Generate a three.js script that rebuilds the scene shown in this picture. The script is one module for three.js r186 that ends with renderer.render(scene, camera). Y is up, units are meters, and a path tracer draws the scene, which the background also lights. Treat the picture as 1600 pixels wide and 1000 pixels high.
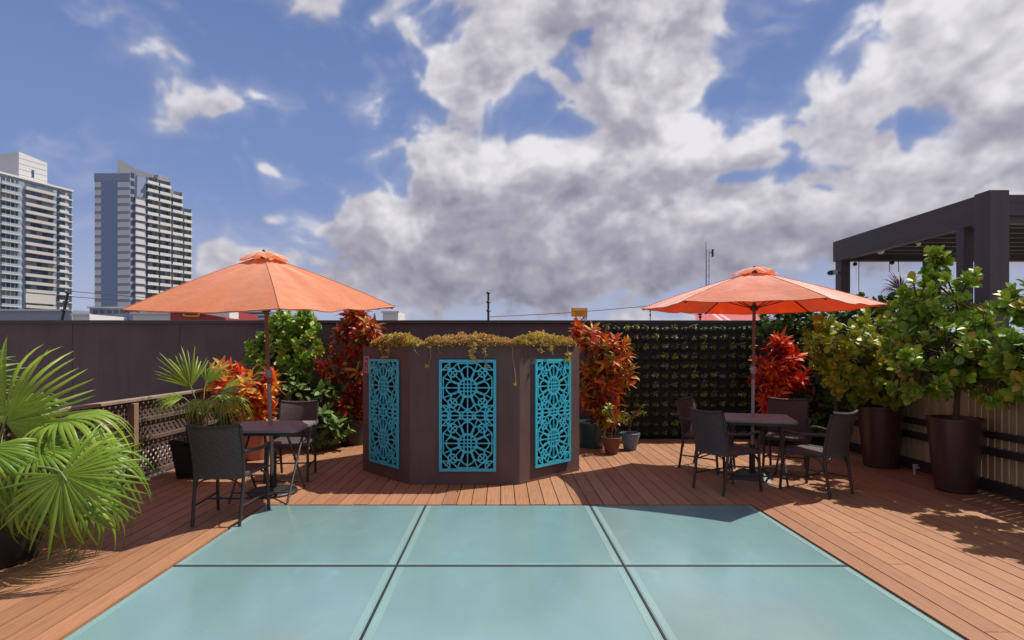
import * as THREE from 'three';
import { mergeGeometries, mergeVertices } from 'three/addons/utils/BufferGeometryUtils.js';
import { RoundedBoxGeometry } from 'three/addons/geometries/RoundedBoxGeometry.js';
import { ImprovedNoise } from 'three/addons/math/ImprovedNoise.js';

// ---------------------------------------------------------------- camera, sky, sun, exposure
const scene = new THREE.Scene();
const camera = new THREE.PerspectiveCamera(58.11, 1.6, 0.1, 6000);
camera.position.set(0, 1.55, 0);
camera.lookAt(0, 1.55, -10);
camera.setViewOffset(1600, 1000, 16, -45, 1600, 1000);      // rising lens: verticals stay upright
camera.updateProjectionMatrix();
const renderer = new THREE.WebGLRenderer({ antialias: true });
renderer.toneMapping = THREE.LinearToneMapping;
renderer.toneMappingExposure = 1.3;
renderer.shadowMap.enabled = true;
const SUN_DIR = new THREE.Vector3(1.22, 2.2, -0.76).normalize();
const sun = new THREE.DirectionalLight(new THREE.Color(1.0, 0.93, 0.80), 4.2);
sun.name = 'sun';
sun.position.copy(SUN_DIR).multiplyScalar(60);
sun.castShadow = true;
sun.shadow.radius = 1;
Object.assign(sun.shadow.camera, { left: -14, right: 14, top: 14, bottom: -14, near: 1, far: 140 });
sun.shadow.mapSize.set(2048, 2048);
scene.add(sun, sun.target);
sun.target.position.set(0, 0, -6);

// ---------------------------------------------------------------- random, noise, colour helpers
function rngOf(s) { return () => { s = (s + 0x6d2b79f5) | 0; let t = Math.imul(s ^ (s >>> 15), 1 | s); t = (t + Math.imul(t ^ (t >>> 7), 61 | t)) ^ t; return ((t ^ (t >>> 14)) >>> 0) / 4294967296; }; }
let rnd = rngOf(11);
const rr = (a, b) => a + (b - a) * rnd();
const pick = (a) => a[Math.floor(rnd() * a.length) % a.length];
const noise = new ImprovedNoise();
const s2l = (v) => { v /= 255; return v <= 0.04045 ? v / 12.92 : Math.pow((v + 0.055) / 1.055, 2.4); };
const lin = (r, g, b) => [s2l(r), s2l(g), s2l(b)];
const V = (x, y, z) => new THREE.Vector3(x, y, z);
const clamp = (x, a = 0, b = 1) => Math.min(b, Math.max(a, x));
const sstep = (a, b, x) => { const t = clamp((x - a) / (b - a)); return t * t * (3 - 2 * t); };
const lerp = (a, b, t) => a + (b - a) * t;
const RAD = Math.PI / 180;
function fbm(x, y, z, oct, gain = 0.5) { let s = 0, a = 1, n = 0; for (let i = 0; i < oct; i++) { s += a * noise.noise(x, y, z); n += a; a *= gain; x = x * 2.03 + 17.1; y = y * 2.03 + 5.7; z = z * 2.03 + 9.3; } return s / n; }
function billow(x, y, z, oct) { let s = 0, a = 1, n = 0; for (let i = 0; i < oct; i++) { s += a * (Math.abs(noise.noise(x, y, z)) * 2 - 0.5); n += a; a *= 0.55; x = x * 2.1 + 3.1; y = y * 2.1 + 8.7; z = z * 2.1 + 1.3; } return s / n; }

// ---------------------------------------------------------------- sky: blue air with cumulus, by azimuth (columns, every 6 degrees from -42) and elevation (rows, 33 down to 0)
const COVER = [
  '000013467765566', '000023568863568', '000043178982478', '000001373993199', '000000353983289', '002301541873799', '001103999986729',
  '000002899999776', '000003799962589', '000006999994479', '000148999999999', '002238999998878', '002334567643233', '002222343222222'];
const ROW_EL = [36, 33, 30, 27, 24, 21, 18, 16.5, 15, 13.5, 12, 9, 6, 3];
const LIGHT = [
  '555555677766788', '555555677766789', '555555776766788', '555555776766788', '555556776666787', '555555777776778', '555555677777777',
  '555556666676666', '555556555665666', '555556555555666', '555555544555666', '555555433444555', '555544444444444', '555544444444444'];
function gridAt(G, az, el) {
  const c = clamp((az + 42) / 6, 0, 13.999), ci = Math.floor(c), cf = sstep(0, 1, c - ci);
  let r = 0; while (r < ROW_EL.length - 2 && el < ROW_EL[r + 1]) r++;
  const rf = sstep(0, 1, clamp((ROW_EL[r] - el) / (ROW_EL[r] - ROW_EL[r + 1])));
  const g = (i, j) => +G[i][j] / 9;
  return lerp(lerp(g(r, ci), g(r, ci + 1), cf), lerp(g(r + 1, ci), g(r + 1, ci + 1), cf), rf);
}
const PUFFS = [[-27.3, 19.2, 3.0, 1.4, 0.52], [-25.2, 18.6, 1.6, 1.0, 0.3], [-21.5, 16, 1.2, 0.7, 0.6], [-21.2, 13, 0.7, 0.5, 0.5], [-11, 30.4, 1.6, 1.3, 0.5], [-7.4, 29.2, 1.5, 0.8, 0.25], [-28.8, 22.6, 1.3, 0.8, 0.33], [-31, 9.5, 2.5, 3.5, 0.35], [-2.5, 24.5, 3.2, 2.2, 0.33], [-24, 8, 3, 2, 0.3],
  [15.9, 15.2, 2.2, 1.5, -0.6], [22.1, 24.4, 3.0, 3.4, -0.6], [18.6, 21.6, 3.2, 1.3, -0.45], [1, 21.8, 3.2, 1.0, -0.33], [5.6, 28.0, 1.3, 1.2, -0.36], [27.4, 15.6, 3.0, 1.0, -0.55], [37.1, 17.2, 1.6, 1.2, -0.5], [26.6, 27, 2.0, 2.6, -0.4], [9.8, 20.2, 1.0, 0.6, -0.3], [33, 25, 0.8, 2.6, -0.3], [26.5, 19.5, 1.2, 2.4, -0.3], [5.5, 25, 1.4, 1.0, -0.3]];
function cloudDensity(dx, dy, dz, oct) {
  const wx = fbm(dx * 6, dy * 7, dz * 6, 3) * 0.13, wy = fbm(dx * 6 + 40, dy * 7, dz * 6, 3) * 0.09;
  const az = Math.atan2(dx + wx * 0.35, -dz) / RAD, el = Math.asin(clamp(dy + wy * 0.35, -1, 1)) / RAD;
  const out = Math.max(sstep(44, 56, Math.abs(az)), sstep(36, 44, el));
  const far = 0.45 + 0.9 * fbm(dx * 2.2 + 7, dy * 2.6, dz * 2.2, 2);
  let c = out >= 1 ? far : lerp(gridAt(COVER, az, el), far, out);
  const az2 = az + 34 * wx, el2 = el + 40 * wy; if (out < 1) for (const [a, e, ra, re, k] of PUFFS) { const q = ((az2 - a) / ra) ** 2 + ((el2 - e) / re) ** 2; if (q < 9) c += (k < 0 ? 0.9 : 1) * k * Math.exp(-q); }
  const x = (dx + wx) * 8, y = (dy + wy) * 11, z = dz * 8;
  return 0.205 + 0.72 * c + 0.62 * fbm(x, y, z, oct, 0.58) - 0.26 * billow(x * 1.5, y * 1.5, z * 1.5, Math.max(2, oct - 2));
}
function makeSky() {
  const W = 2048, H = 1024, data = new Float32Array(W * H * 4);
  const topBlue = lin(88, 113, 166), midBlue = lin(118, 140, 188), lowBlue = lin(168, 177, 202), dark = lin(118, 117, 132), mid = lin(166, 163, 175), white = lin(226, 223, 227);
  for (let j = 0; j < H; j++) {
    const el = ((j + 0.5) / H - 0.5) * 180, sy = Math.sin(el * RAD), cy = Math.cos(el * RAD);
    for (let i = 0; i < W; i++) {
      const o = (j * W + i) * 4; data[o + 3] = 1;
      if (el < -1.5) { data[o] = 0.16; data[o + 1] = 0.16; data[o + 2] = 0.17; continue; }
      const a = ((i + 0.5) / W - 0.5) * 2 * Math.PI, dx = Math.cos(a) * cy, dz = Math.sin(a) * cy, dy = sy;
      const e = Math.max(0, el), az = Math.atan2(dx, -dz) / RAD;
      const k1 = sstep(0, 16, e), k2 = sstep(10, 40, e);
      const d = cloudDensity(dx, dy, dz, 7), al = 0.76 * sstep(0.41, 0.57, d) + 0.21 * sstep(0.18, 0.50, d);
      let L = 0, c0 = 0, c1 = 0, c2 = 0;
      if (al > 0.003) {
        const sh = cloudDensity(dx + 0.020, dy + 0.040, dz - 0.005, 4), d4 = cloudDensity(dx, dy, dz, 4);
        const out = Math.max(sstep(44, 56, Math.abs(az)), sstep(34, 42, el));
        L = lerp(gridAt(LIGHT, az, el), 0.5, out) - 0.02 + 0.70 * (d4 - sh) + 0.72 * fbm(dx * 13, dy * 19, dz * 13, 6, 0.62) - 0.14 * billow(dx * 24, dy * 32, dz * 24, 4) + 0.22 * (1 - sstep(0.45, 0.75, d));
        L = 0.04 + L * 0.84;
        const lo = clamp(L / 0.5), hi = clamp((L - 0.5) / 0.5);
        c0 = lerp(lerp(dark[0], mid[0], lo), white[0], hi); c1 = lerp(lerp(dark[1], mid[1], lo), white[1], hi); c2 = lerp(lerp(dark[2], mid[2], lo), white[2], hi);
      }
      for (let c = 0; c < 3; c++) {
        const b = lerp(lerp(lowBlue[c], midBlue[c], k1), topBlue[c], k2);
        data[o + c] = lerp(b, [c0, c1, c2][c], al) * 0.85;
      }
    }
  }
  const t = new THREE.DataTexture(data, W, H, THREE.RGBAFormat, THREE.FloatType);
  t.mapping = THREE.EquirectangularReflectionMapping; t.magFilter = THREE.LinearFilter; t.wrapS = THREE.RepeatWrapping; t.needsUpdate = true;
  return t;
}
scene.background = makeSky();
scene.environment = scene.background;

// ---------------------------------------------------------------- textures
function tex(W, H, f, srgb = false, rep = true) {
  const d = new Uint8Array(W * H * 4);
  for (let j = 0; j < H; j++) for (let i = 0; i < W; i++) { const v = f(i / W, j / H, i, j), o = (j * W + i) * 4; if (v.length) { for (let c = 0; c < 3; c++) d[o + c] = clamp(v[c]) * 255; } else d[o] = d[o + 1] = d[o + 2] = clamp(v) * 255; d[o + 3] = 255; }
  const t = new THREE.DataTexture(d, W, H); t.magFilter = t.minFilter = THREE.LinearFilter; if (rep) t.wrapS = t.wrapT = THREE.RepeatWrapping; if (srgb) t.colorSpace = THREE.SRGBColorSpace; t.needsUpdate = true; return t;
}
const per = (u, v, f, oct, seed = 0) => { const a = u * 2 * Math.PI, b = v * 2 * Math.PI, r = f / 6.2832; let s = 0, am = 1, n = 0, k = r; for (let i = 0; i < oct; i++) { s += am * (noise.noise(Math.cos(a) * k + seed, Math.sin(a) * k, Math.cos(b) * k * 1.01 + seed * 3) + noise.noise(Math.sin(b) * k + 31 + seed, Math.cos(a) * k + 7, Math.sin(a) * k)) * 0.7; n += am; am *= 0.55; k *= 2; } return s / n; };
const T = {};
T.mottle = tex(256, 256, (u, v) => { const a = 0.93 + 0.16 * per(u, v, 6, 5, 2) + 0.05 * (rnd() - 0.5); return [a, a, a]; }, true);
T.streak = tex(256, 256, (u, v) => { const st = Math.max(0, noise.noise(u * 34, v * 1.3, 6.1) + 0.35 * noise.noise(u * 90, v * 3, 2.2)), a = 0.93 + 0.13 * per(u, v, 6, 5, 2) - 0.09 * st + 0.04 * (rnd() - 0.5); return [a, a, a]; }, true);
T.grain = tex(256, 256, (u, v) => 0.5 + 0.5 * per(u, v, 24, 4, 5) + 0.15 * (rnd() - 0.5));
T.deck = tex(256, 512, (u, v, i, j) => {
  const streak = noise.noise(u * 46, v * 3.1, 3.3) * 0.5 + noise.noise(u * 110, v * 6, 8.1) * 0.4, blot = per(u, v, 5, 4, 9);
  const gr = Math.pow(Math.abs(Math.sin(u * Math.PI * 11)), 6), a = 0.92 + 0.09 * streak + 0.16 * blot - 0.05 * gr + 0.05 * (rnd() - 0.5);
  return [a, a * (0.985 + 0.03 * blot), a * (0.97 + 0.05 * blot)];
}, true);
T.deckBump = tex(256, 512, (u, v) => 0.6 - 0.45 * Math.pow(Math.abs(Math.sin(u * Math.PI * 11)), 6) + 0.25 * noise.noise(u * 60, v * 5, 1.2));
T.weave = tex(128, 128, (u, v) => { const n = 8, x = u * n, y = v * n, q = (Math.floor(x) + Math.floor(y)) % 2, fx = Math.abs((x % 1) - 0.5) * 2, fy = Math.abs((y % 1) - 0.5) * 2; return q ? 1 - 0.75 * fx * fx - 0.3 * Math.pow(fy, 6) : 1 - 0.75 * fy * fy - 0.3 * Math.pow(fx, 6); });
T.weaveCol = tex(128, 128, (u, v) => { const n = 8, q = (Math.floor(u * n) * 7 + Math.floor(v * n) * 13) % 5, a = 0.80 + 0.05 * q + 0.08 * (rnd() - 0.5); return [a, a, a]; }, true);
T.cloth = tex(256, 256, (u, v) => { const a = 0.93 + 0.08 * per(u, v, 4, 5, 14) + 0.05 * (rnd() - 0.5); return [a, a * (0.98 + 0.06 * per(u, v, 3, 3, 3)), a * (0.96 + 0.12 * per(u, v, 3, 3, 3))]; }, true);
T.clothBump = tex(256, 256, (u, v) => 0.5 + 0.5 * per(u, v, 5, 5, 21) + 0.1 * (rnd() - 0.5));
T.smudge = tex(512, 512, (u, v) => 0.34 + 0.55 * Math.max(0, per(u, v, 5, 5, 6)) + 0.25 * Math.max(0, per(u, v, 22, 3, 17) - 0.1));
T.glassCol = tex(512, 512, (u, v) => { const b = per(u, v, 4, 5, 33), s = Math.max(0, per(u, v, 13, 4, 41) - 0.22), a = 0.94 + 0.08 * b + 0.12 * s; return [a * 0.99, a, a]; }, true);
T.leafVein = tex(64, 128, (u, v) => { const x = Math.abs(u - 0.5) * 2, rib = Math.exp(-x * x * 90), vein = Math.pow(Math.abs(Math.sin((v * 9 - x * 1.6) * Math.PI)), 14) * 0.35, n = 0.10 * noise.noise(u * 9, v * 16, 2); const a = 0.90 + n; return [a + 0.2 * Math.max(rib, vein), a + 0.2 * Math.max(rib, vein), a + 0.05 * rib]; }, true, false);
T.crotonVein = tex(64, 128, (u, v) => { const x = Math.abs(u - 0.5) * 2, rib = Math.exp(-x * x * 60), vein = Math.pow(Math.abs(Math.sin((v * 7 - x * 1.2) * Math.PI)), 8), b = sstep(0.0, 0.35, noise.noise(u * 6, v * 9, 4.4)); const k = Math.max(rib, vein * 0.75, b * 0.7); return [0.93 + 0.07 * k, 0.78 + 0.22 * k, 0.66 + 0.28 * k]; }, true, false);
T.frondVein = tex(32, 128, (u, v) => { const x = Math.abs(u - 0.5) * 2, l = 0.06 * Math.sin(u * 60) + 0.08 * noise.noise(u * 20, v * 4, 1); const tip = v > 0.965 + 0.02 * noise.noise(u * 8, 1, 1) ? 1 : 0; return tip ? [0.75, 0.6, 0.4] : [0.90 + l + 0.10 * Math.exp(-x * x * 50), 0.92 + l + 0.08 * Math.exp(-x * x * 50), 0.74 + l]; }, true, false);
const rep = (t, x, y) => { const c = t.clone(); c.repeat.set(x, y); c.needsUpdate = true; return c; };

// ---------------------------------------------------------------- materials
const C = (r, g, b) => new THREE.Color().setRGB(r, g, b);
const std = (r, g, b, rough = 0.8, o = {}) => new THREE.MeshStandardMaterial({ color: C(r, g, b), roughness: rough, side: THREE.DoubleSide, ...o });
const phy = (r, g, b, rough = 0.8, o = {}) => new THREE.MeshPhysicalMaterial({ color: C(r, g, b), roughness: rough, side: THREE.DoubleSide, ...o });
const M = {
  deck: [[0.42, 0.205, 0.108], [0.385, 0.188, 0.10], [0.445, 0.222, 0.12], [0.40, 0.20, 0.11], [0.36, 0.17, 0.092], [0.43, 0.218, 0.125]].map((c) => std(...c, 0.62, { map: T.deck, bumpMap: T.deckBump, bumpScale: 0.0015 })),
  under: std(0.02, 0.016, 0.014, 0.95),
  glass: phy(0.205, 0.345, 0.37, 0.55, { map: rep(T.glassCol, 0.45, 0.45), roughnessMap: rep(T.smudge, 0.5, 0.5), clearcoat: 0.4, clearcoatRoughness: 0.14 }),
  glassEdge: phy(0.235, 0.375, 0.385, 0.5, { map: rep(T.glassCol, 0.9, 0.9), clearcoat: 0.5, clearcoatRoughness: 0.08 }),
  gasket: std(0.012, 0.016, 0.018, 0.7),
  wall: std(0.112, 0.070, 0.074, 0.72, { map: rep(T.streak, 0.4, 0.4), bumpMap: rep(T.grain, 2, 2), bumpScale: 0.001 }),
  wallTop: std(0.07, 0.05, 0.055, 0.6, { map: T.mottle }),
  planter: std(0.14, 0.083, 0.077, 0.75, { map: rep(T.streak, 0.6, 0.6), bumpMap: rep(T.grain, 2, 2), bumpScale: 0.0015 }),
  soil: std(0.05, 0.032, 0.02, 1, { bumpMap: rep(T.grain, 3, 3), bumpScale: 0.02 }),
  turq: std(0.06, 0.56, 0.74, 0.45, { map: rep(T.mottle, 3, 3) }),
  recess: std(0.04, 0.03, 0.035, 0.9),
  metal: std(0.045, 0.036, 0.038, 0.45),
  wicker: std(0.085, 0.066, 0.068, 0.6, { map: rep(T.weaveCol, 8, 8), bumpMap: rep(T.weave, 8, 8), bumpScale: 0.004 }),
  chairLeg: std(0.04, 0.026, 0.024, 0.42),
  table: std(0.22, 0.195, 0.205, 0.42, { map: rep(T.mottle, 2, 2), bumpMap: rep(T.weave, 16, 16), bumpScale: 0.001 }),
  black: std(0.016, 0.016, 0.018, 0.5), blackPot: std(0.022, 0.018, 0.018, 0.42, { map: rep(T.mottle, 2, 2) }),
  brownPot: std(0.075, 0.036, 0.032, 0.34, { map: rep(T.mottle, 2, 2) }), terracotta: std(0.42, 0.17, 0.10, 0.8, { map: rep(T.mottle, 2, 2) }),
  terraDark: std(0.20, 0.075, 0.05, 0.8, { map: rep(T.mottle, 3, 3) }), bluePot: std(0.13, 0.21, 0.30, 0.4, { map: rep(T.mottle, 3, 3) }), tealPot: std(0.03, 0.09, 0.09, 0.35, { map: rep(T.mottle, 3, 3) }),
  poleWood: std(0.22, 0.10, 0.075, 0.55, { map: rep(T.deck, 1, 1) }), poleGrey: std(0.30, 0.24, 0.24, 0.4),
  lattice: std(0.13, 0.085, 0.075, 0.85, { map: rep(T.mottle, 4, 4) }), latticeRail: std(0.33, 0.25, 0.20, 0.8, { map: rep(T.deck, 3, 1) }), latticePost: std(0.30, 0.20, 0.13, 0.85, { map: rep(T.deck, 3, 1) }),
  concrete: std(0.42, 0.40, 0.38, 0.9, { map: rep(T.mottle, 0.4, 0.4) }),
  tan: [[0.55, 0.41, 0.26], [0.50, 0.37, 0.23], [0.60, 0.46, 0.30]].map((c) => std(...c, 0.75, { map: rep(T.deck, 4, 1) })),
  pergola: std(0.075, 0.056, 0.066, 0.55, { map: rep(T.mottle, 0.5, 0.5) }),
  bulb: std(0.8, 0.8, 0.78, 0.3), bark: std(0.14, 0.09, 0.06, 0.95, { bumpMap: rep(T.grain, 4, 4), bumpScale: 0.01 }), greenStem: std(0.16, 0.20, 0.06, 0.7),
  pocket: std(0.022, 0.024, 0.022, 0.8), insul: std(0.02, 0.02, 0.022, 0.4), wire: std(0.12, 0.12, 0.13, 0.4, { metalness: 0.6 }), white: std(0.72, 0.72, 0.70, 0.6),
};
function canopyMat(r, g, b, tr) { return phy(r, g, b, 0.95, { map: rep(T.cloth, 1.3, 1.3), bumpMap: rep(T.clothBump, 1.2, 1.2), bumpScale: 0.012, transmission: tr, thickness: 0 }); }
M.canopyA = canopyMat(0.95, 0.31, 0.11, 0.5); M.canopyB = canopyMat(0.95, 0.27, 0.12, 0.5); M.canopyIn = canopyMat(0.97, 0.22, 0.04, 0.85);
M.hem = std(0.55, 0.13, 0.06, 0.9);
const leafMat = (r, g, b, rough, tr, map) => phy(r, g, b, rough, { transmission: tr, thickness: 0, specularIntensity: 0.6, ...(map ? { map } : {}) });

// ---------------------------------------------------------------- geometry helpers
function box(w, h, d, x = 0, y = 0, z = 0) {
  const g = new THREE.BoxGeometry(w, h, d), uv = g.attributes.uv, S = [[d, h], [d, h], [w, d], [w, d], [w, h], [w, h]];
  for (let i = 0; i < 24; i++) uv.setXY(i, uv.getX(i) * S[i >> 2][0], uv.getY(i) * S[i >> 2][1]);
  return g.translate(x, y, z);
}
const box2 = (x0, x1, y0, y1, z0, z1) => box(x1 - x0, y1 - y0, Math.abs(z1 - z0), (x0 + x1) / 2, (y0 + y1) / 2, (z0 + z1) / 2);
const rbox = (w, h, d, r, x = 0, y = 0, z = 0, seg = 2) => new RoundedBoxGeometry(w, h, d, seg, r).translate(x, y, z);
function bar(a, b, r0, r1 = r0, seg = 8) {
  const d = b.clone().sub(a), L = d.length(), g = new THREE.CylinderGeometry(r1, r0, L, seg, 1);
  g.applyQuaternion(new THREE.Quaternion().setFromUnitVectors(V(0, 1, 0), d.normalize()));
  return g.translate((a.x + b.x) / 2, (a.y + b.y) / 2, (a.z + b.z) / 2);
}
const tube = (pts, r, n = 16, seg = 7) => new THREE.TubeGeometry(new THREE.CatmullRomCurve3(pts), n, r, seg);
function merge(list) {
  if (list.length === 1) return list[0];
  if (list.some((g) => !g.index)) list = list.map((g) => (g.index ? g.toNonIndexed() : g));
  return mergeGeometries(list.map((g) => { for (const k of Object.keys(g.attributes)) if (!['position', 'normal', 'uv'].includes(k)) g.deleteAttribute(k); g.clearGroups?.(); return g; }), false);
}
const lathe = (pts, seg = 28) => new THREE.LatheGeometry(pts.map(([r, y]) => new THREE.Vector2(r, y)), seg);
const used = new Map();
function numbered(n) { const k = used.get(n) ?? 0; used.set(n, k + 1); return k ? n + '_' + String(k).padStart(3, '0') : n; }
function shade(o) { o.castShadow = o.receiveShadow = true; return o; }
function thing(name, label, category, pos = [0, 0, 0], turn = 0, group) {
  const o = new THREE.Group(); o.name = numbered(name); o.position.set(...pos); o.rotation.y = turn; o.userData = { label, category }; if (group) o.userData.group = group; scene.add(o); return o;
}
function part(name, geos, m, parent, label) {
  const o = shade(new THREE.Mesh(Array.isArray(geos) ? merge(geos) : geos, m)); o.name = name; parent.add(o); if (label) o.userData.label = label; return o;
}
function struct(name, geos, m, label) { const o = part(name, geos, m, scene); o.name = numbered(name); o.userData = { kind: 'structure', label }; return o; }
function single(name, geos, m, label, category, group) { const o = part(name, geos, m, scene); o.name = numbered(name); o.userData = { label, category }; if (group) o.userData.group = group; return o; }

// leaf: strip along +Y with a centre rib, upper side +Z
function leafGeo(len, wid, prof, fold, curl, n = 4, twist = 0) {
  const P = [], U = [], I = [];
  for (let i = 0; i <= n; i++) {
    const t = i / n, w = wid * 0.5 * prof(t), y = len * t, z = -curl * len * t * t, tw = twist * t;
    for (const s of [-1, 0, 1]) { P.push(s * w * Math.cos(tw), y, z + Math.abs(s) * fold * w + s * w * Math.sin(tw)); U.push(0.5 + s * 0.5, t); }
  }
  for (let i = 0; i < n; i++) for (let s = 0; s < 2; s++) { const a = i * 3 + s; I.push(a, a + 1, a + 3, a + 1, a + 4, a + 3); }
  const g = new THREE.BufferGeometry(); g.setAttribute('position', new THREE.Float32BufferAttribute(P, 3)); g.setAttribute('uv', new THREE.Float32BufferAttribute(U, 2)); g.setIndex(I); g.computeVertexNormals(); return g;
}
const PADDLE = (t) => (t < 0.02 ? 0.18 : Math.pow(Math.sin(Math.PI * Math.min(1, 0.12 + 0.86 * Math.pow(t, 1.45))), 0.62) * (t > 0.99 ? 0.35 : 1));
const LANCE = (t) => (t > 0.99 ? 0.04 : 0.12 + 0.88 * Math.pow(Math.sin(Math.PI * Math.pow(t, 0.85)), 0.8));
const OVATE = (t) => (t > 0.99 ? 0.05 : 0.1 + 0.9 * Math.sin(Math.PI * Math.pow(t, 0.7)));
const clusiaGeos = [[0.098, 0.074, 0.22, 0.1], [0.106, 0.076, 0.12, 0.2], [0.09, 0.072, 0.3, 0.02], [0.10, 0.07, 0.18, 0.28]].map(([l, w, f, c]) => leafGeo(l, w, PADDLE, f, c, 5));
const crotonGeos = [[0.15, 0.06, 0.35, 0.25], [0.165, 0.054, 0.3, 0.42], [0.13, 0.062, 0.4, 0.12], [0.18, 0.05, 0.3, 0.55]].map(([l, w, f, c], i) => leafGeo(l, w, LANCE, f, c, 5, i % 2 ? 0.5 : -0.3));
const ovateGeos = [[0.13, 0.07, 0.2, 0.2], [0.15, 0.08, 0.25, 0.35], [0.12, 0.06, 0.3, 0.1]].map(([l, w, f, c]) => leafGeo(l, w, OVATE, f, c, 4));
const bladeGeos = [[0.22, 0.03, 0.4, 0.4], [0.26, 0.03, 0.4, 0.7]].map(([l, w, f, c]) => leafGeo(l, w, LANCE, f, c, 5));
const tinyGeos = [[0.022, 0.014, 0.3, 0.1], [0.026, 0.012, 0.3, 0.3], [0.02, 0.016, 0.2, -0.1]].map(([l, w, f, c]) => leafGeo(l, w, OVATE, f, c, 2));
const smallGeos = [[0.05, 0.03, 0.3, 0.2], [0.06, 0.028, 0.3, 0.4]].map(([l, w, f, c]) => leafGeo(l, w, OVATE, f, c, 3));

const randDir = () => { const y = rr(-1, 1), a = rr(0, 2 * Math.PI), r = Math.sqrt(1 - y * y); return V(r * Math.cos(a), y, r * Math.sin(a)); };
function frame(pos, dir, up, s) {
  const y = dir.clone().normalize(), z = up.clone().addScaledVector(y, -up.dot(y)); if (z.lengthSq() < 1e-6) z.set(y.y, -y.x, 0.01); z.normalize();
  const x = y.clone().cross(z); return new THREE.Matrix4().makeBasis(x.multiplyScalar(s), y.clone().multiplyScalar(s), z.multiplyScalar(s)).setPosition(pos);
}
function rosette(list, pos, axis, n, geos, size, t0, t1, colour, stem = 0.04) {
  const ax = axis.clone().normalize(), side = Math.abs(ax.y) < 0.9 ? V(0, 1, 0).cross(ax).normalize() : V(1, 0, 0).cross(ax).normalize(), a0 = rr(0, 6.28);
  for (let k = 0; k < n; k++) {
    const q = k / Math.max(1, n - 1), tilt = lerp(t0, t1, q) * RAD * rr(0.85, 1.15), a = a0 + k * 2.4 + rr(-0.2, 0.2);
    const out = side.clone().applyAxisAngle(ax, a), dir = ax.clone().multiplyScalar(Math.cos(tilt)).addScaledVector(out, Math.sin(tilt));
    const up = ax.clone().addScaledVector(out, -0.5).addScaledVector(randDir(), 0.25);
    list.push({ m: frame(pos.clone().addScaledVector(ax, -stem * q), dir, up, size * rr(0.78, 1.15)), g: pick(geos), c: colour(q) });
  }
}
function addFoliage(parent, list, cols, mats, batchMat, nSolo, centre, leafName = 'leaf') {
  const cam = camera.position, to = cam.clone().sub(centre).normalize(), p = V(0, 0, 0);
  list.forEach((l) => { p.setFromMatrixPosition(l.m); l.k = p.sub(centre).dot(to); });
  list.sort((a, b) => b.k - a.k);
  list.slice(0, nSolo).forEach((l) => { const o = part(leafName, l.g, mats[l.c], parent); l.m.decompose(o.position, o.quaternion, o.scale); });
  const rest = list.slice(nSolo); if (!rest.length) return;
  let nv = 0, ni = 0; for (const l of rest) { nv += l.g.attributes.position.count; ni += l.g.index.count; }
  const P = new Float32Array(nv * 3), N = new Float32Array(nv * 3), U = new Float32Array(nv * 2), K = new Float32Array(nv * 3), I = new Uint32Array(ni), v = V(0, 0, 0); let o = 0, q = 0;
  for (const l of rest) {
    const a = l.g.attributes, n = a.position.count, c = cols[l.c], j = rr(0.88, 1.12), nm = new THREE.Matrix3().getNormalMatrix(l.m);
    for (let i = 0; i < n; i++) {
      v.fromBufferAttribute(a.position, i).applyMatrix4(l.m).toArray(P, (o + i) * 3); v.fromBufferAttribute(a.normal, i).applyMatrix3(nm).normalize().toArray(N, (o + i) * 3);
      U[(o + i) * 2] = a.uv.getX(i); U[(o + i) * 2 + 1] = a.uv.getY(i); for (let k = 0; k < 3; k++) K[(o + i) * 3 + k] = c[k] * j;
    }
    for (let i = 0; i < l.g.index.count; i++) I[q++] = l.g.index.getX(i) + o;
    o += n;
  }
  const g = new THREE.BufferGeometry(); g.setAttribute('position', new THREE.BufferAttribute(P, 3)); g.setAttribute('normal', new THREE.BufferAttribute(N, 3)); g.setAttribute('uv', new THREE.BufferAttribute(U, 2)); g.setAttribute('color', new THREE.BufferAttribute(K, 3)); g.setIndex(new THREE.BufferAttribute(I, 1));
  const m = part('foliage', g, batchMat, parent); m.userData.kind = 'stuff'; return m;
}
function palette(cols, rough, tr, map) { const mats = cols.map((c) => leafMat(...c, rough, tr, map)); const batch = leafMat(1, 1, 1, rough, tr, map); batch.vertexColors = true; return { cols, mats, batch }; }
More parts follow.
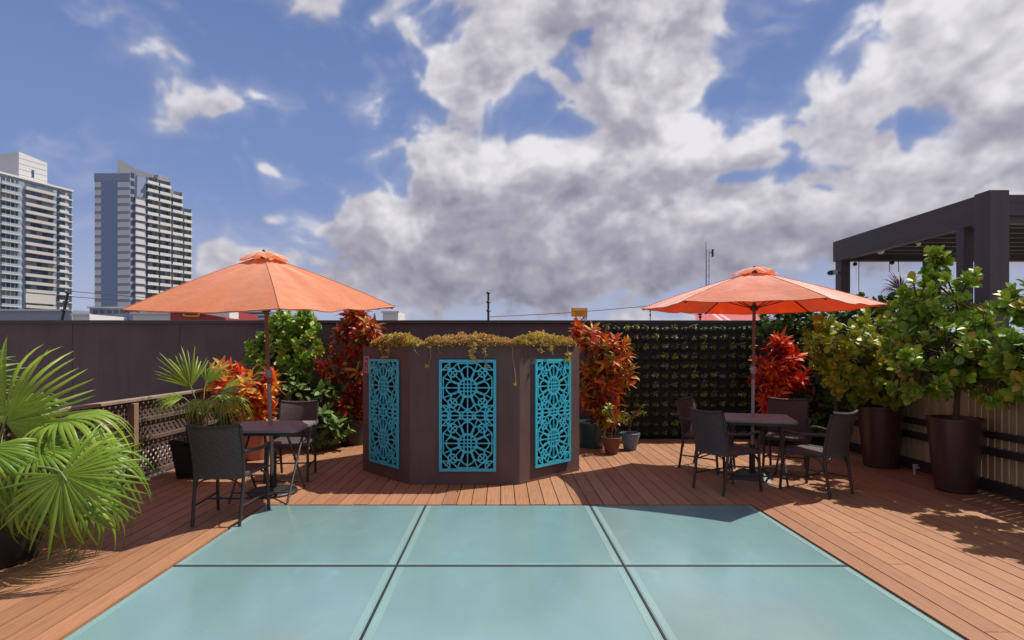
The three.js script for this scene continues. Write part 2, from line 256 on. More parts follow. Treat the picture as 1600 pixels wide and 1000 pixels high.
const PAL = {
  clusia: palette([[0.30, 0.47, 0.05], [0.38, 0.53, 0.06], [0.21, 0.36, 0.05], [0.44, 0.56, 0.065], [0.32, 0.49, 0.055], [0.25, 0.42, 0.05], [0.36, 0.51, 0.065], [0.54, 0.56, 0.065], [0.22, 0.38, 0.055], [0.34, 0.50, 0.05], [0.28, 0.44, 0.05], [0.40, 0.54, 0.06], [0.60, 0.46, 0.07]], 0.42, 0.42, T.leafVein),
  clusiaGold: palette([[0.58, 0.58, 0.06], [0.44, 0.50, 0.055], [0.68, 0.60, 0.06], [0.30, 0.38, 0.05], [0.64, 0.48, 0.07], [0.36, 0.47, 0.055], [0.40, 0.51, 0.055], [0.52, 0.57, 0.06]], 0.45, 0.48, T.leafVein),
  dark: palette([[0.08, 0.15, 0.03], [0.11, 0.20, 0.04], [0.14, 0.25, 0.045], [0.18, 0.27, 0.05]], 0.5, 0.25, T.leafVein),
  cRed: palette([[0.70, 0.06, 0.03], [0.80, 0.12, 0.03], [0.50, 0.035, 0.03], [0.84, 0.26, 0.03], [0.22, 0.20, 0.04], [0.76, 0.18, 0.12], [0.66, 0.05, 0.03], [0.70, 0.46, 0.06], [0.14, 0.17, 0.04]], 0.5, 0.5, T.crotonVein),
  cOrange: palette([[0.95, 0.56, 0.05], [0.94, 0.50, 0.05], [0.90, 0.30, 0.03], [0.92, 0.44, 0.04], [0.85, 0.17, 0.03], [0.92, 0.58, 0.06], [0.72, 0.10, 0.03], [0.88, 0.38, 0.16]], 0.5, 0.5, T.crotonVein),
  cMix: palette([[0.82, 0.20, 0.03], [0.88, 0.42, 0.04], [0.62, 0.06, 0.04], [0.40, 0.36, 0.05], [0.74, 0.14, 0.14], [0.88, 0.58, 0.06], [0.90, 0.36, 0.04], [0.16, 0.18, 0.04], [0.86, 0.28, 0.05]], 0.5, 0.5, T.crotonVein),
  cScarlet: palette([[0.90, 0.10, 0.02], [0.92, 0.20, 0.03], [0.78, 0.05, 0.025], [0.94, 0.30, 0.04], [0.58, 0.03, 0.025], [0.90, 0.14, 0.04]], 0.5, 0.5, T.crotonVein),
  sedum: palette([[0.60, 0.46, 0.07], [0.48, 0.42, 0.06], [0.68, 0.54, 0.11], [0.64, 0.36, 0.18], [0.34, 0.33, 0.06]], 0.7, 0.25, undefined),
  palm: palette([[0.27, 0.40, 0.055], [0.20, 0.34, 0.05], [0.34, 0.46, 0.07], [0.16, 0.27, 0.045]], 0.42, 0.34, T.frondVein),
};

// ================================================================ setting
struct('ground', new THREE.PlaneGeometry(9000, 9000).rotateX(-Math.PI / 2).translate(0, -16, -2000), std(0.2, 0.2, 0.18, 0.95, { map: rep(T.mottle, 400, 400) }), 'city ground far below the roof terrace');
struct('terrace', box2(-9.6, 9.6, -0.3, -0.045, -10.6, 3.2), M.concrete, 'pale concrete terrace slab under and beside the deck');
{ // distant ridge
  const P = [], I = [], n = 70; for (let i = 0; i <= n; i++) { const x = -700 + i * 46, h = 90 + 70 * fbm(x * 0.003, 2, 5, 4) + 75 * Math.exp(-Math.pow((x - 985) / 120, 2)); P.push(x, -16, -3000, x, h, -3200); }
  for (let i = 0; i < n; i++) I.push(i * 2, i * 2 + 2, i * 2 + 1, i * 2 + 2, i * 2 + 3, i * 2 + 1);
  const g = new THREE.BufferGeometry(); g.setAttribute('position', new THREE.Float32BufferAttribute(P, 3)); g.setIndex(I); g.computeVertexNormals(); struct('hills', g, std(0.11, 0.13, 0.07, 1), 'low ridge of hills on the skyline');
}

// ---------------------------------------------------------------- deck boards and skylight
const GX = [-2.345, -0.752, 0.872, 2.470], GZ = [-5.705, -4.103, -2.503, -0.9, 0.7];
{
  rnd = rngOf(21);
  const deck = new THREE.Group(); deck.name = 'deck'; deck.userData = { kind: 'structure', label: 'red brown deck of grooved composite boards' }; scene.add(deck);
  part('joist_layer', [box2(-4.25, 5.3, -0.042, -0.03, -9.95, -5.74), box2(-4.25, -2.38, -0.042, -0.03, -5.74, 2.6), box2(2.5, 5.3, -0.042, -0.03, -5.74, 2.6)], M.under, deck);
  const pitch = 0.1455, gap = 0.0095;
  const column = (x0, x1, z0, z1) => {
    let z = z0; const cuts = []; let p = z0 + rr(0.6, 3.2); while (p < z1 - 0.5) { cuts.push(p); p += rr(2.2, 3.9); } cuts.push(z1);
    for (const c of cuts) {
      const w = x1 - x0 - gap, L = c - z - 0.005, y = rr(-0.0012, 0.0012), g = new THREE.BoxGeometry(w, 0.026, L); const uv = g.attributes.uv, o = rr(0, 1), po = g.attributes.position;
      for (let i = 0; i < 24; i++) uv.setXY(i, (po.getX(i) / w + 0.5), po.getZ(i) / 1.2 + o);
      const m = part('board', g, pick(M.deck), deck); m.position.set((x0 + x1) / 2, -0.013 + y, z + (c - z) / 2); z = c;
    }
  };
  for (let x = GX[0] - 0.02; x > -4.22; x -= pitch) column(Math.max(x - pitch, -4.24), x, -9.93, 2.5);
  for (let x = GX[3] + 0.02; x < 5.28; x += pitch) column(x, Math.min(x + pitch, 5.29), -9.93, 2.5);
  const n = 33, w = (GX[3] - GX[0] + 0.04) / n; for (let i = 0; i < n; i++) column(GX[0] - 0.02 + i * w, GX[0] - 0.02 + (i + 1) * w, -9.93, GZ[0] - 0.025);
  const sky = thing('skylight', 'flush frosted teal glass skylight panels set in the deck', 'skylight');
  part('frame', [box2(GX[0] - 0.018, GX[3] + 0.018, -0.06, -0.022, GZ[0] - 0.02, GZ[4] + 0.02)], M.gasket, sky);
  for (let i = 1; i < 3; i++) part('gasket', box2(GX[i] - 0.006, GX[i] + 0.006, -0.02, 0.0065, GZ[0], GZ[4]), M.gasket, sky);
  for (let j = 1; j < 4; j++) for (let i = 0; i < 3; i++) part('gasket', box2(GX[i] + 0.007, GX[i + 1] - 0.007, -0.02, 0.0062, GZ[j] - 0.009, GZ[j] + 0.009), M.gasket, sky);
  for (let i = 0; i < 3; i++) for (let j = 0; j < 4; j++) {
    const w = GX[i + 1] - GX[i] - 0.014, d = GZ[j + 1] - GZ[j] - 0.020, cx = (GX[i] + GX[i + 1]) / 2, cz = (GZ[j] + GZ[j + 1]) / 2, b = 0.042;
    const g = rbox(w, 0.022, d, 0.004, 0, 0, 0, 1), uv = g.attributes.uv, po = g.attributes.position; for (let k = 0; k < uv.count; k++) uv.setXY(k, po.getX(k) + cx, po.getZ(k) + cz);
    const p = part('glass_panel', g, M.glass, sky); p.position.set(cx, -0.008, cz);
    const e = part('frosted_edge', [box(b, 0.001, d - 0.03, -w / 2 + b / 2 + 0.012, 0.0118, 0), box(b, 0.001, d - 0.03, w / 2 - b / 2 - 0.012, 0.0118, 0), box(w - 2 * b - 0.03, 0.001, 0.02, 0, 0.0118, d / 2 - 0.025)], M.glassEdge, p, 'paler border of the glass panel');
  }
}

// ---------------------------------------------------------------- back wall
{
  const w = thing('parapet_wall', 'tall dark purple brown panelled wall behind the terrace', 'wall', [0, 0, -10.1]);
  part('core', box2(-9.4, 5.64, -0.2, 1.99, -0.2, -0.02), M.wall, w);
  for (let x = -9.4; x < 5.5; x += 1.88) part('panel', box2(x + 0.003, x + 1.877, -0.1, 1.99, -0.015, 0.01), M.wall, w);
  part('coping', rbox(15.1, 0.06, 0.30, 0.008, -1.86, 2.02, -0.095), M.wallTop, w);
}
// ---------------------------------------------------------------- lattice fence at the left of the deck
{
  const X = -4.3, z0 = -9.95, z1 = -3.6, f = thing('lattice_fence', 'brown diagonal lattice fence with pale top rail and wooden posts', 'fence', [X, 0, 0]);
  part('top_rail', rbox(0.11, 0.035, z1 - z0, 0.006, 0, 0.953, (z0 + z1) / 2), M.latticeRail, f);
  for (const [y, m] of [[0.70, M.lattice], [0.46, M.lattice], [0.04, M.lattice]]) part('rail', rbox(0.05, 0.05, z1 - z0 - 0.02, 0.005, 0, y, (z0 + z1) / 2), m, f);
  for (let z = -9.8; z < -3.5; z += 1.57) part('post', rbox(0.085, 0.92, 0.085, 0.006, 0.035, 0.46, z), M.latticePost, f);
  const H = 0.88, s = 0.078;
  for (const k of [1, -1]) for (let z = z0 - H; z < z1; z += s * 1.28) {
    let a = k > 0 ? [z, 0.05] : [z, 0.05 + H], b = k > 0 ? [z + H, 0.05 + H] : [z + H, 0.05];
    if (a[0] < z0) { const t = (z0 - a[0]) / (b[0] - a[0]); a = [z0, lerp(a[1], b[1], t)]; }
    if (b[0] > z1) { const t = (z1 - a[0]) / (b[0] - a[0]); b = [z1, lerp(a[1], b[1], t)]; }
    const L = Math.hypot(b[0] - a[0], b[1] - a[1]); if (L < 0.06) continue;
    const g = box(0.008, 0.036, L); const o = part('slat', g, M.lattice, f); o.position.set(k * 0.0055 - 0.02, (a[1] + b[1]) / 2, (a[0] + b[0]) / 2); o.rotation.x = -Math.atan2(b[1] - a[1], b[0] - a[0]);
  }
  const lb = thing('board_fence', 'low weathered board fence seen through the lattice', 'fence', [-5.5, 0, 0]);
  for (let i = 0; i < 4; i++) part('board', box(0.03, 0.15, 6.2, 0, 0.16 + i * 0.165, -6.8), M.lattice, lb);
  for (const z of [-9.6, -7.6, -5.6, -3.9]) part('post', box(0.07, 0.8, 0.07, -0.051, 0.36, z), M.latticePost, lb);
}
// ---------------------------------------------------------------- slatted fence at the right
{
  const X = 5.36, f = thing('slat_fence', 'tan vertical slat fence with dark rails behind the tall pots', 'fence', [X, 0, 0]);
  rnd = rngOf(5);
  for (let z = -9.9; z < 1.2; z += 0.088) part('slat', box(0.022, 1.28, 0.076, rr(-0.002, 0.002), 0.70, z), pick(M.tan), f);
  for (const [y, h, d] of [[0.62, 0.075, 0.06], [0.44, 0.085, 0.06], [0.05, 0.16, 0.05], [1.36, 0.06, 0.06]]) part('rail', rbox(d, h, 11.2, 0.004, -0.045, y, -4.35), M.metal, f);
  for (const z of [-9.5, -7.3, -5.15, -3, -0.8]) part('post', box(0.06, 1.36, 0.06, 0.06, 0.7, z), M.metal, f);
}

// ---------------------------------------------------------------- octagonal planter box with pierced screens
const PC = [-0.424, -7.34 - 0.45];
{
  const zf = -6.58, z1 = -7.34, z2 = -8.24, z3 = -9.0, xl = -1.77, xr = 0.987, fl = -1.053, fr = 0.205;
  const poly = [[fl, zf], [fr, zf], [xr, z1], [xr, z2], [fr, z3], [fl, z3], [xl, z2], [xl, z1]];
  const pl = thing('planter_box', 'large dark brown octagonal planter with pierced turquoise screens', 'planter');
  const shp = (k) => { const c = PC, s = new THREE.Shape(); poly.forEach(([x, z], i) => { const px = c[0] + (x - c[0]) * k, pz = c[1] + (z - c[1]) * k; i ? s.lineTo(px, -pz) : s.moveTo(px, -pz); }); s.closePath(); return s; };
  const OPEN = [0.035, undefined, undefined, undefined, undefined, undefined, undefined, 0.0]; OPEN[1] = 0.02;
  poly.forEach(([ax, az], i) => {
    const [bx, bz] = poly[(i + 1) % 8], L = Math.hypot(bx - ax, bz - az), q = new THREE.Shape(); q.moveTo(-L / 2, 0.005); q.lineTo(L / 2, 0.005); q.lineTo(L / 2, 1.58); q.lineTo(-L / 2, 1.58); q.closePath();
    if (OPEN[i] !== undefined) { const o = OPEN[i], hw = 0.643 / 2 - 0.012, h0 = 0.79 - 1.265 / 2 + 0.012, h1 = 0.79 + 1.265 / 2 - 0.012, hp = new THREE.Path(); hp.moveTo(o - hw, h0); hp.lineTo(o - hw, h1); hp.lineTo(o + hw, h1); hp.lineTo(o + hw, h0); hp.closePath(); q.holes.push(hp); }
    const f = part('face', new THREE.ExtrudeGeometry(q, { depth: 0.07, bevelEnabled: false }).translate(0, 0, -0.07), M.planter, pl), nx = -(bz - az) / L, nz = (bx - ax) / L; f.position.set((ax + bx) / 2, 0, (az + bz) / 2); f.rotation.y = Math.atan2(nx, nz);
  });
  part('soil', new THREE.ExtrudeGeometry(shp(0.94), { depth: 0.08, bevelEnabled: false }).rotateX(-Math.PI / 2).translate(0, 1.46, 0), M.soil, pl);
  // pierced screen: closed plate cut by bars and rings
  const w = 0.643, h = 1.265, th = 0.016;
  const rings = [], bars = [], star = (cx, cy, r, n, rot, k) => { const P = []; for (let i = 0; i < n; i++) { const a = rot + i * 2 * Math.PI / n; P.push([cx + r * Math.cos(a), cy + r * Math.sin(a)]); } for (let i = 0; i < n; i++) { const p = P[i], q = P[(i + k) % n]; bars.push([p[0], p[1], q[0], q[1]]); } };
  for (const cy of [-0.316, 0.316]) {
    rings.push([0, cy, 0.098, 0.098]); for (const o of [-0.04, 0.04]) bars.push([-0.09, cy + o, 0.09, cy + o], [o, cy - 0.09, o, cy + 0.09]);
    for (let k = 0; k < 8; k++) { const a = k * Math.PI / 4, c = Math.cos(a), t = Math.sin(a); rings.push([0.172 * c, cy + 0.172 * t, 0.072, 0.072]); if (k % 2) rings.push([0.245 * c, cy + 0.245 * t, 0.05, 0.05]); if (k % 2) bars.push([0.10 * c, cy + 0.10 * t, 0.36 * c, cy + 0.36 * t]); const b = a + Math.PI / 8; bars.push([0.09 * Math.cos(b), cy + 0.09 * Math.sin(b), 0.29 * Math.cos(b), cy + 0.29 * Math.sin(b)]); }
    star(0, cy, 0.30, 8, Math.PI / 8, 1); for (const u of [-1, 1]) for (const t of [-1, 1]) bars.push([u * 0.3, cy + t * 0.19, u * 0.19, cy + t * 0.3]);
    for (const u of [-1, 1]) for (const t of [-1, 1]) rings.push([u * 0.262, cy + t * 0.262, 0.06, 0.06]);
  }
  for (const u of [-1, 1]) { rings.push([u * 0.15, 0, 0.07, 0.05], [u * 0.262, 0, 0.05, 0.05]); }
  rings.push([0, 0, 0.06, 0.06]); bars.push([-0.3, 0, 0.3, 0], [0, -0.6, 0, 0.6], [-0.3, 0.316, 0.3, 0.316], [-0.3, -0.316, 0.3, -0.316]);
  const f = (x, y) => {
    let d = Math.min(w / 2 - Math.abs(x), h / 2 - Math.abs(y)); let v = 0.029 - d;   // rim
    for (const [cx, cy, rx, ry] of rings) { const q = Math.hypot((x - cx) / rx, (y - cy) / ry), m = Math.abs(q - 1) * Math.min(rx, ry); v = Math.max(v, 0.0078 - m); }
    for (const [ax, ay, bx, by] of bars) { const ex = bx - ax, ey = by - ay, t = clamp(((x - ax) * ex + (y - ay) * ey) / (ex * ex + ey * ey)); v = Math.max(v, 0.0068 - Math.hypot(x - ax - t * ex, y - ay - t * ey)); }
    return v;
  };
  const nx = 108, ny = 212, F = []; for (let j = 0; j <= ny; j++) { F.push([]); for (let i = 0; i <= nx; i++) F[j].push(f((i / nx - 0.5) * w, (j / ny - 0.5) * h)); }
  const P = [], tri = (a, b, c) => P.push(...a, ...b, ...c);
  const quad = (a, b, c, d) => { tri(a, b, c); tri(a, c, d); };
  const X = (i) => (i / nx - 0.5) * w, Y = (j) => (j / ny - 0.5) * h;
  for (let j = 0; j < ny; j++) { let i = 0; while (i < nx) {
    const cs = (k) => [[X(k), Y(j), F[j][k]], [X(k + 1), Y(j), F[j][k + 1]], [X(k + 1), Y(j + 1), F[j + 1][k + 1]], [X(k), Y(j + 1), F[j + 1][k]]];
    const c = cs(i), full = c.every((p) => p[2] > 0);
    if (full) { let e = i + 1; while (e < nx && cs(e).every((p) => p[2] > 0)) e++; const q = [[X(i), Y(j)], [X(e), Y(j)], [X(e), Y(j + 1)], [X(i), Y(j + 1)]]; quad(...q.map((p) => [...p, th])); quad(...q.map((p) => [...p, 0]).reverse()); i = e; continue; }
    if (c.some((p) => p[2] > 0)) {
      const pg = [], cut = []; for (let k = 0; k < 4; k++) { const a = c[k], b = c[(k + 1) % 4]; if (a[2] > 0) pg.push([a[0], a[1]]); if ((a[2] > 0) !== (b[2] > 0)) { const t = a[2] / (a[2] - b[2]), p = [lerp(a[0], b[0], t), lerp(a[1], b[1], t)]; pg.push(p); cut.push(p); } }
      for (let k = 1; k + 1 < pg.length; k++) { tri([...pg[0], th], [...pg[k], th], [...pg[k + 1], th]); tri([...pg[0], 0], [...pg[k + 1], 0], [...pg[k], 0]); }
      for (let k = 0; k + 1 < cut.length; k += 2) quad([...cut[k], 0], [...cut[k + 1], 0], [...cut[k + 1], th], [...cut[k], th]);
    }
    i++; } }
  const sg = new THREE.BufferGeometry(); sg.setAttribute('position', new THREE.Float32BufferAttribute(P, 3)); { const U = new Float32Array(P.length / 3 * 2); for (let i = 0; i < U.length / 2; i++) { U[i * 2] = P[i * 3]; U[i * 2 + 1] = P[i * 3 + 1]; } sg.setAttribute('uv', new THREE.BufferAttribute(U, 2)); } sg.computeVertexNormals();
  const rim = merge([box(w, 0.004, th, 0, h / 2 + 0.002, th / 2), box(w, 0.004, th, 0, -h / 2 - 0.002, th / 2), box(0.004, h, th, -w / 2 - 0.002, 0, th / 2), box(0.004, h, th, w / 2 + 0.002, 0, th / 2)]);
  const place = (ax, az, bx, bz, off, label) => {
    const dx = bx - ax, dz = bz - az, L = Math.hypot(dx, dz), nxv = -dz / L, nzv = dx / L, mx = (ax + bx) / 2 + off * dx / L, mz = (az + bz) / 2 + off * dz / L;
    const o = part('screen_panel', sg, M.turq, pl, label); o.position.set(mx + nxv * 0.012, 0.79, mz + nzv * 0.012); o.rotation.y = Math.atan2(nxv, nzv);
    part('rim', rim.clone(), M.turq, o);
  };
  place(fl, zf, fr, zf, 0.035, 'pierced turquoise screen on the front face'); place(fr, zf, xr, z1, 0.02, 'pierced turquoise screen on the face turned to the sun'); place(xl, z1, fl, zf, 0.0, 'pierced turquoise screen beside the small sign');
  // small prohibition sign on the left slanting face
  const cv = document.createElement('canvas'); cv.width = 128; cv.height = 256; const c = cv.getContext('2d');
  c.fillStyle = '#8d5560'; c.fillRect(0, 0, 128, 256); c.strokeStyle = '#c98f98'; c.lineWidth = 14; c.strokeRect(7, 7, 114, 242); c.fillStyle = '#8a5460'; c.fillRect(16, 16, 96, 224);
  c.lineWidth = 10; c.strokeStyle = '#4a2028'; for (const y of [72, 182]) { c.beginPath(); c.arc(64, y, 38, 0, 7); c.stroke(); }
  c.fillStyle = '#c79aa2'; c.fillRect(36, 60, 56, 9); c.fillRect(36, 78, 56, 9); c.beginPath(); c.ellipse(64, 184, 26, 14, 0.6, 0, 7); c.fill(); c.beginPath(); c.moveTo(38, 206); c.lineTo(92, 156); c.stroke();
  const ct = new THREE.CanvasTexture(cv); ct.colorSpace = THREE.SRGBColorSpace;
  const s = thing('notice_plate', 'small pinkish notice with two round symbols on the planter', 'sign', [-1.685, 1.352, -7.238], -Math.PI / 4 * 0.985);
  part('plate', box(0.115, 0.205, 0.006), std(0.3, 0.15, 0.16, 0.6), s); part('print', new THREE.PlaneGeometry(0.113, 0.203).translate(0, 0, 0.0045), new THREE.MeshStandardMaterial({ map: ct, roughness: 0.55, side: THREE.DoubleSide }), s);
  s.position.add(V(-0.7, 0, 0.7).multiplyScalar(0.016));
}

// ---------------------------------------------------------------- pergola on the right
{
  const p = thing('pergola', 'dark flat roofed pergola standing behind the hedge', 'pergola', [6.05, 0, 0]);
  const zn = -7.2, zf = -10.42, top = 3.48;
  part('fascia', rbox(0.12, 0.36, zn - zf, 0.006, 0, top - 0.18, (zn + zf) / 2), M.pergola, p);
  part('fascia', rbox(4.2, 0.36, 0.12, 0.006, 2.17, top - 0.175, zn - 0.08), M.pergola, p);
  part('fascia', rbox(4.2, 0.36, 0.12, 0.006, 2.17, top - 0.18, zf + 0.06), M.pergola, p);
  part('roof', box(4.2, 0.05, zn - zf - 0.2, 2.17, top - 0.10, (zn + zf) / 2), M.pergola, p);
  for (let i = 0; i < 9; i++) part('rafter', box(4.1, 0.14, 0.06, 2.17, top - 0.20, zf + 0.35 + i * 0.36), M.pergola, p);
  for (const [x, z, w] of [[0.02, zn + 0.06, 0.24], [0.06, zf + 0.1, 0.17], [0.01, zn - 0.34, 0.13], [4.1, zn, 0.2], [4.1, zf + 0.1, 0.2], [1.62, zf + 0.1, 0.16]]) part('post', rbox(w, top, w, 0.008, x, top / 2 - 0.02 + (w === 0.24 ? 0.03 : -0.19), z), M.pergola, p);
  const cam = thing('security_camera', 'small bullet camera fixed to the pergola corner post', 'camera', [5.98, 2.90, zf + 0.2]);
  part('bracket', bar(V(0.06, 0, -0.05), V(-0.05, 0, 0), 0.014), M.metal, cam); part('body', bar(V(-0.06, 0.01, 0.0), V(-0.18, -0.01, 0.07), 0.045, 0.045, 12), std(0.5, 0.45, 0.47, 0.5), cam); part('lens', bar(V(-0.18, -0.01, 0.07), V(-0.225, -0.02, 0.095), 0.042, 0.036, 12), M.black, cam);
  // strings of bulbs
  const px = (x, d) => (x - 784) / 900 * d;
  const st = thing('string_light', 'string of white globe bulbs under the pergola roof', 'string light', [0, 0, 0]);
  const pts = []; for (let i = 0; i <= 24; i++) { const t = i / 24; pts.push(V(lerp(6.15, 9.6, t), 3.1 + 0.03 * Math.cos(t * 18), lerp(-10.1, -7.5, t))); }
  part('cable', new THREE.TubeGeometry(new THREE.CatmullRomCurve3(pts), 80, 0.008, 5), M.black, st);
  for (const [t, d] of [[1433, 9.35], [1505, 8.9], [1594, 8.5], [1376, 9.8]]) { const x = px(t, d), s = part('bulb', new THREE.SphereGeometry(0.058, 14, 10), M.bulb, st); s.position.set(x, 1.55 + (545 - (t === 1433 ? 380 : t === 1505 ? 364 : t === 1594 ? 356 : 392)) * d / 900, -d); const sk = part('socket', bar(V(0, 0.04, 0), V(0, 0.22, 0), 0.012), M.black, s); }
  const hg = thing('hanging_wire', 'dark festoon cable with small dark lamps at the pergola back', 'string light');
  part('cable', tube([V(px(1328, 10.2), 1.55 + 148 * 10.2 / 900, -10.2), V(px(1380, 10.2), 1.55 + 146.5 * 10.2 / 900, -10.2), V(px(1450, 10.2), 1.55 + 148 * 10.2 / 900, -10.2), V(px(1520, 10.2), 1.55 + 147 * 10.2 / 900, -10.2)], 0.007, 24, 5), M.black, hg);
  for (const [x, y0, y1, b] of [[1334, 396, 402, 1], [1336, 396, 410, 1], [1342, 396, 455, 0], [1390, 396, 425, 0], [1394, 396, 408, 1], [1404, 396, 425, 0], [1445, 396, 420, 0]]) { const d = 10.15, X = px(x, d), f = (y) => 1.55 + (545 - y) * d / 900; part('drop_cord', bar(V(X, f(y0), -d), V(X, f(y1), -d), 0.006, 0.006, 5), M.black, hg); if (b) part('lamp', new THREE.SphereGeometry(0.035, 10, 8).translate(X, f(y1) - 0.03, -d), M.black, hg); }
}

// ================================================================ furniture
function makeChair() {
  const g = new THREE.Group(), L = M.chairLeg;
  const legR = (s) => tube([V(s * 0.205, 0, -0.285), V(s * 0.21, 0.24, -0.245), V(s * 0.215, 0.45, -0.225), V(s * 0.222, 0.66, -0.255), V(s * 0.228, 0.875, -0.315)], 0.0155, 18, 8);
  const legF = (s) => tube([V(s * 0.245, 0, 0.255), V(s * 0.24, 0.25, 0.235), V(s * 0.24, 0.44, 0.225), V(s * 0.262, 0.6, 0.20)], 0.0155, 14, 8);
  // back: curved woven panel
  const back = (() => { const nx = 14, ny = 10, P = [], U = [], I = []; const side = (o) => { const b = P.length / 3; for (let j = 0; j <= ny; j++) for (let i = 0; i <= nx; i++) { const u = i / nx * 2 - 1, v = j / ny, y = 0.41 + v * 0.475 - 0.018 * (1 - u * u) * v, z = -0.228 - 0.09 * v * v - 0.045 * (1 - u * u) + o; P.push(u * (0.212 + 0.012 * v), y, z); U.push(u * 0.22, y); } for (let j = 0; j < ny; j++) for (let i = 0; i < nx; i++) { const a = b + j * (nx + 1) + i; I.push(a, a + 1, a + nx + 1, a + 1, a + nx + 2, a + nx + 1); } };
    side(0.011); side(-0.011); const k = (nx + 1) * (ny + 1); for (let i = 0; i < nx; i++) { I.push(i, i + k, i + 1, i + 1, i + k, i + k + 1); } const t = ny * (nx + 1); for (let i = t; i < t + nx; i++) I.push(i, i + 1, i + k, i + 1, i + k + 1, i + k);
    const q = new THREE.BufferGeometry(); q.setAttribute('position', new THREE.Float32BufferAttribute(P, 3)); q.setAttribute('uv', new THREE.Float32BufferAttribute(U, 2)); q.setIndex(I); q.computeVertexNormals(); return q; })();
  const b = part('backrest', back, M.wicker, g);
  part('top_roll', tube([-1, -0.66, -0.33, 0, 0.33, 0.66, 1].map((u) => V(u * 0.226, 0.888 - 0.018 * (1 - u * u), -0.318 - 0.045 * (1 - u * u))), 0.017, 20, 8), M.wicker, b);
  const seat = rbox(0.475, 0.05, 0.48, 0.018, 0, 0.432, 0.005, 2), uv = seat.attributes.uv, po = seat.attributes.position; for (let i = 0; i < uv.count; i++) { uv.setXY(i, po.getX(i), po.getZ(i) + po.getY(i)); const x = po.getX(i) / 0.24, z = po.getZ(i) / 0.24; if (po.getY(i) > 0.44) po.setY(i, po.getY(i) - 0.01 * (1 - x * x)); if (z < 0) po.setX(i, po.getX(i) * 0.93); }
  part('seat', seat, M.wicker, g);
  for (const s of [-1, 1]) { part('leg', legR(s), L, g); part('leg', legF(s), L, g);
    part('armrest', tube([V(s * 0.226, 0.655, -0.262), V(s * 0.262, 0.645, -0.12), V(s * 0.275, 0.64, 0.04), V(s * 0.272, 0.655, 0.16), V(s * 0.264, 0.64, 0.215), V(s * 0.259, 0.585, 0.212)], 0.017, 22, 8), M.wicker, g);
    part('stretcher', bar(V(s * 0.209, 0.17, -0.255), V(s * 0.241, 0.17, 0.242), 0.009), L, g);
    for (const [x, z, dx, dz] of [[0.212, -0.235, -1, 0], [0.24, 0.235, -1, 0], [0.22, -0.22, 0, 1], [0.24, 0.22, 0, -1]]) part('bracket', tube([0, 0.25, 0.5, 0.75, 1].map((t) => { const a = t * Math.PI / 2, q = 0.13; return V(s * (x + dx * q * (1 - Math.cos(a))), 0.275 + 0.13 * Math.sin(a), z + dz * q * (1 - Math.cos(a))); }), 0.0075, 10, 6), L, g); }
  part('stretcher', bar(V(-0.225, 0.172, 0.0), V(0.225, 0.172, 0.0), 0.009), L, g);
  return g;
}
const chairs = [
  [-2.49, -5.30, 0, -1, 'dark wicker armchair with its back to us at the edge of the glass'],
  [-2.52, -6.93, 0.08, 1, 'wicker armchair facing us behind the table by the terracotta pot'],
  [2.48, -6.36, 0.88, -0.46, 'dark wicker armchair seen from behind, nearest the planter box'],
  [2.66, -7.46, 0.7, 0.7, 'wicker armchair between the living wall and the slanted umbrella table'],
  [3.62, -7.33, -0.5, 0.87, 'wicker armchair facing us in front of the scarlet croton'],
  [3.43, -6.30, -0.5, -0.86, 'wicker armchair with sunlit woven seat nearest the tall brown pots'],
];
const chair0 = makeChair();
chairs.forEach(([x, z, dx, dz, label], i) => { const o = i ? chair0.clone() : chair0; o.name = numbered('wicker_chair'); o.position.set(x, 0.001, z); o.rotation.set(0, Math.atan2(dx, dz), 0); o.userData = { label, category: 'chair', group: 'wicker chairs round the umbrella tables' }; scene.add(o); });

function makeTable(label, pos, turn, round) {
  const t = thing('bistro_table', label, 'table', pos, turn, 'square tables under the umbrellas');
  const r = 0.07, h = 0.385, s = new THREE.Shape(); s.moveTo(-h + r, -h); s.lineTo(h - r, -h); s.quadraticCurveTo(h, -h, h, -h + r); s.lineTo(h, h - r); s.quadraticCurveTo(h, h, h - r, h); s.lineTo(-h + r, h); s.quadraticCurveTo(-h, h, -h, h - r); s.lineTo(-h, -h + r); s.quadraticCurveTo(-h, -h, -h + r, -h);
  const hole = new THREE.Path(); hole.absarc(0, 0, 0.028, 0, Math.PI * 2, true); s.holes.push(hole);
  part('table_top', new THREE.ExtrudeGeometry(s, { depth: 0.016, bevelEnabled: true, bevelSize: 0.006, bevelThickness: 0.006, bevelSegments: 2 }).rotateX(-Math.PI / 2).translate(0, 0.722, 0), M.table, t);
  part('apron', [box(0.64, 0.035, 0.02, 0, 0.698, 0.31), box(0.64, 0.035, 0.02, 0, 0.698, -0.31), box(0.02, 0.035, 0.6, 0.31, 0.698, 0), box(0.02, 0.035, 0.6, -0.31, 0.698, 0)], M.metal, t);
  for (const sx of [-1, 1]) for (const sz of [-1, 1]) { const x = sx * (sz > 0 ? 0.285 : 0.262); part('leg', tube([V(x, 0.69, -sz * 0.27), V(x, 0.5, -sz * 0.09), V(x, 0.36, sz * 0.03), V(x, 0.012, sz * 0.33)], 0.0125, 14, 7), M.metal, t); }
  for (const [sz, x] of [[-1, 0.262], [1, 0.285]]) part('cross_bar', bar(V(-x, 0.1, sz * 0.255), V(x, 0.1, sz * 0.255), 0.009), M.metal, t);
  for (const sx of [-1, 1]) part('pivot', bar(V(sx * 0.25, 0.39, 0), V(sx * 0.298, 0.39, 0), 0.014, 0.014, 10), M.metal, t);
  return t;
}
const TL = [-2.44, -6.06], TR = [3.0, -6.8];
makeTable('grey purple square table under the faded orange umbrella by the palms', [TL[0], 0.001, TL[1]], 0.05);
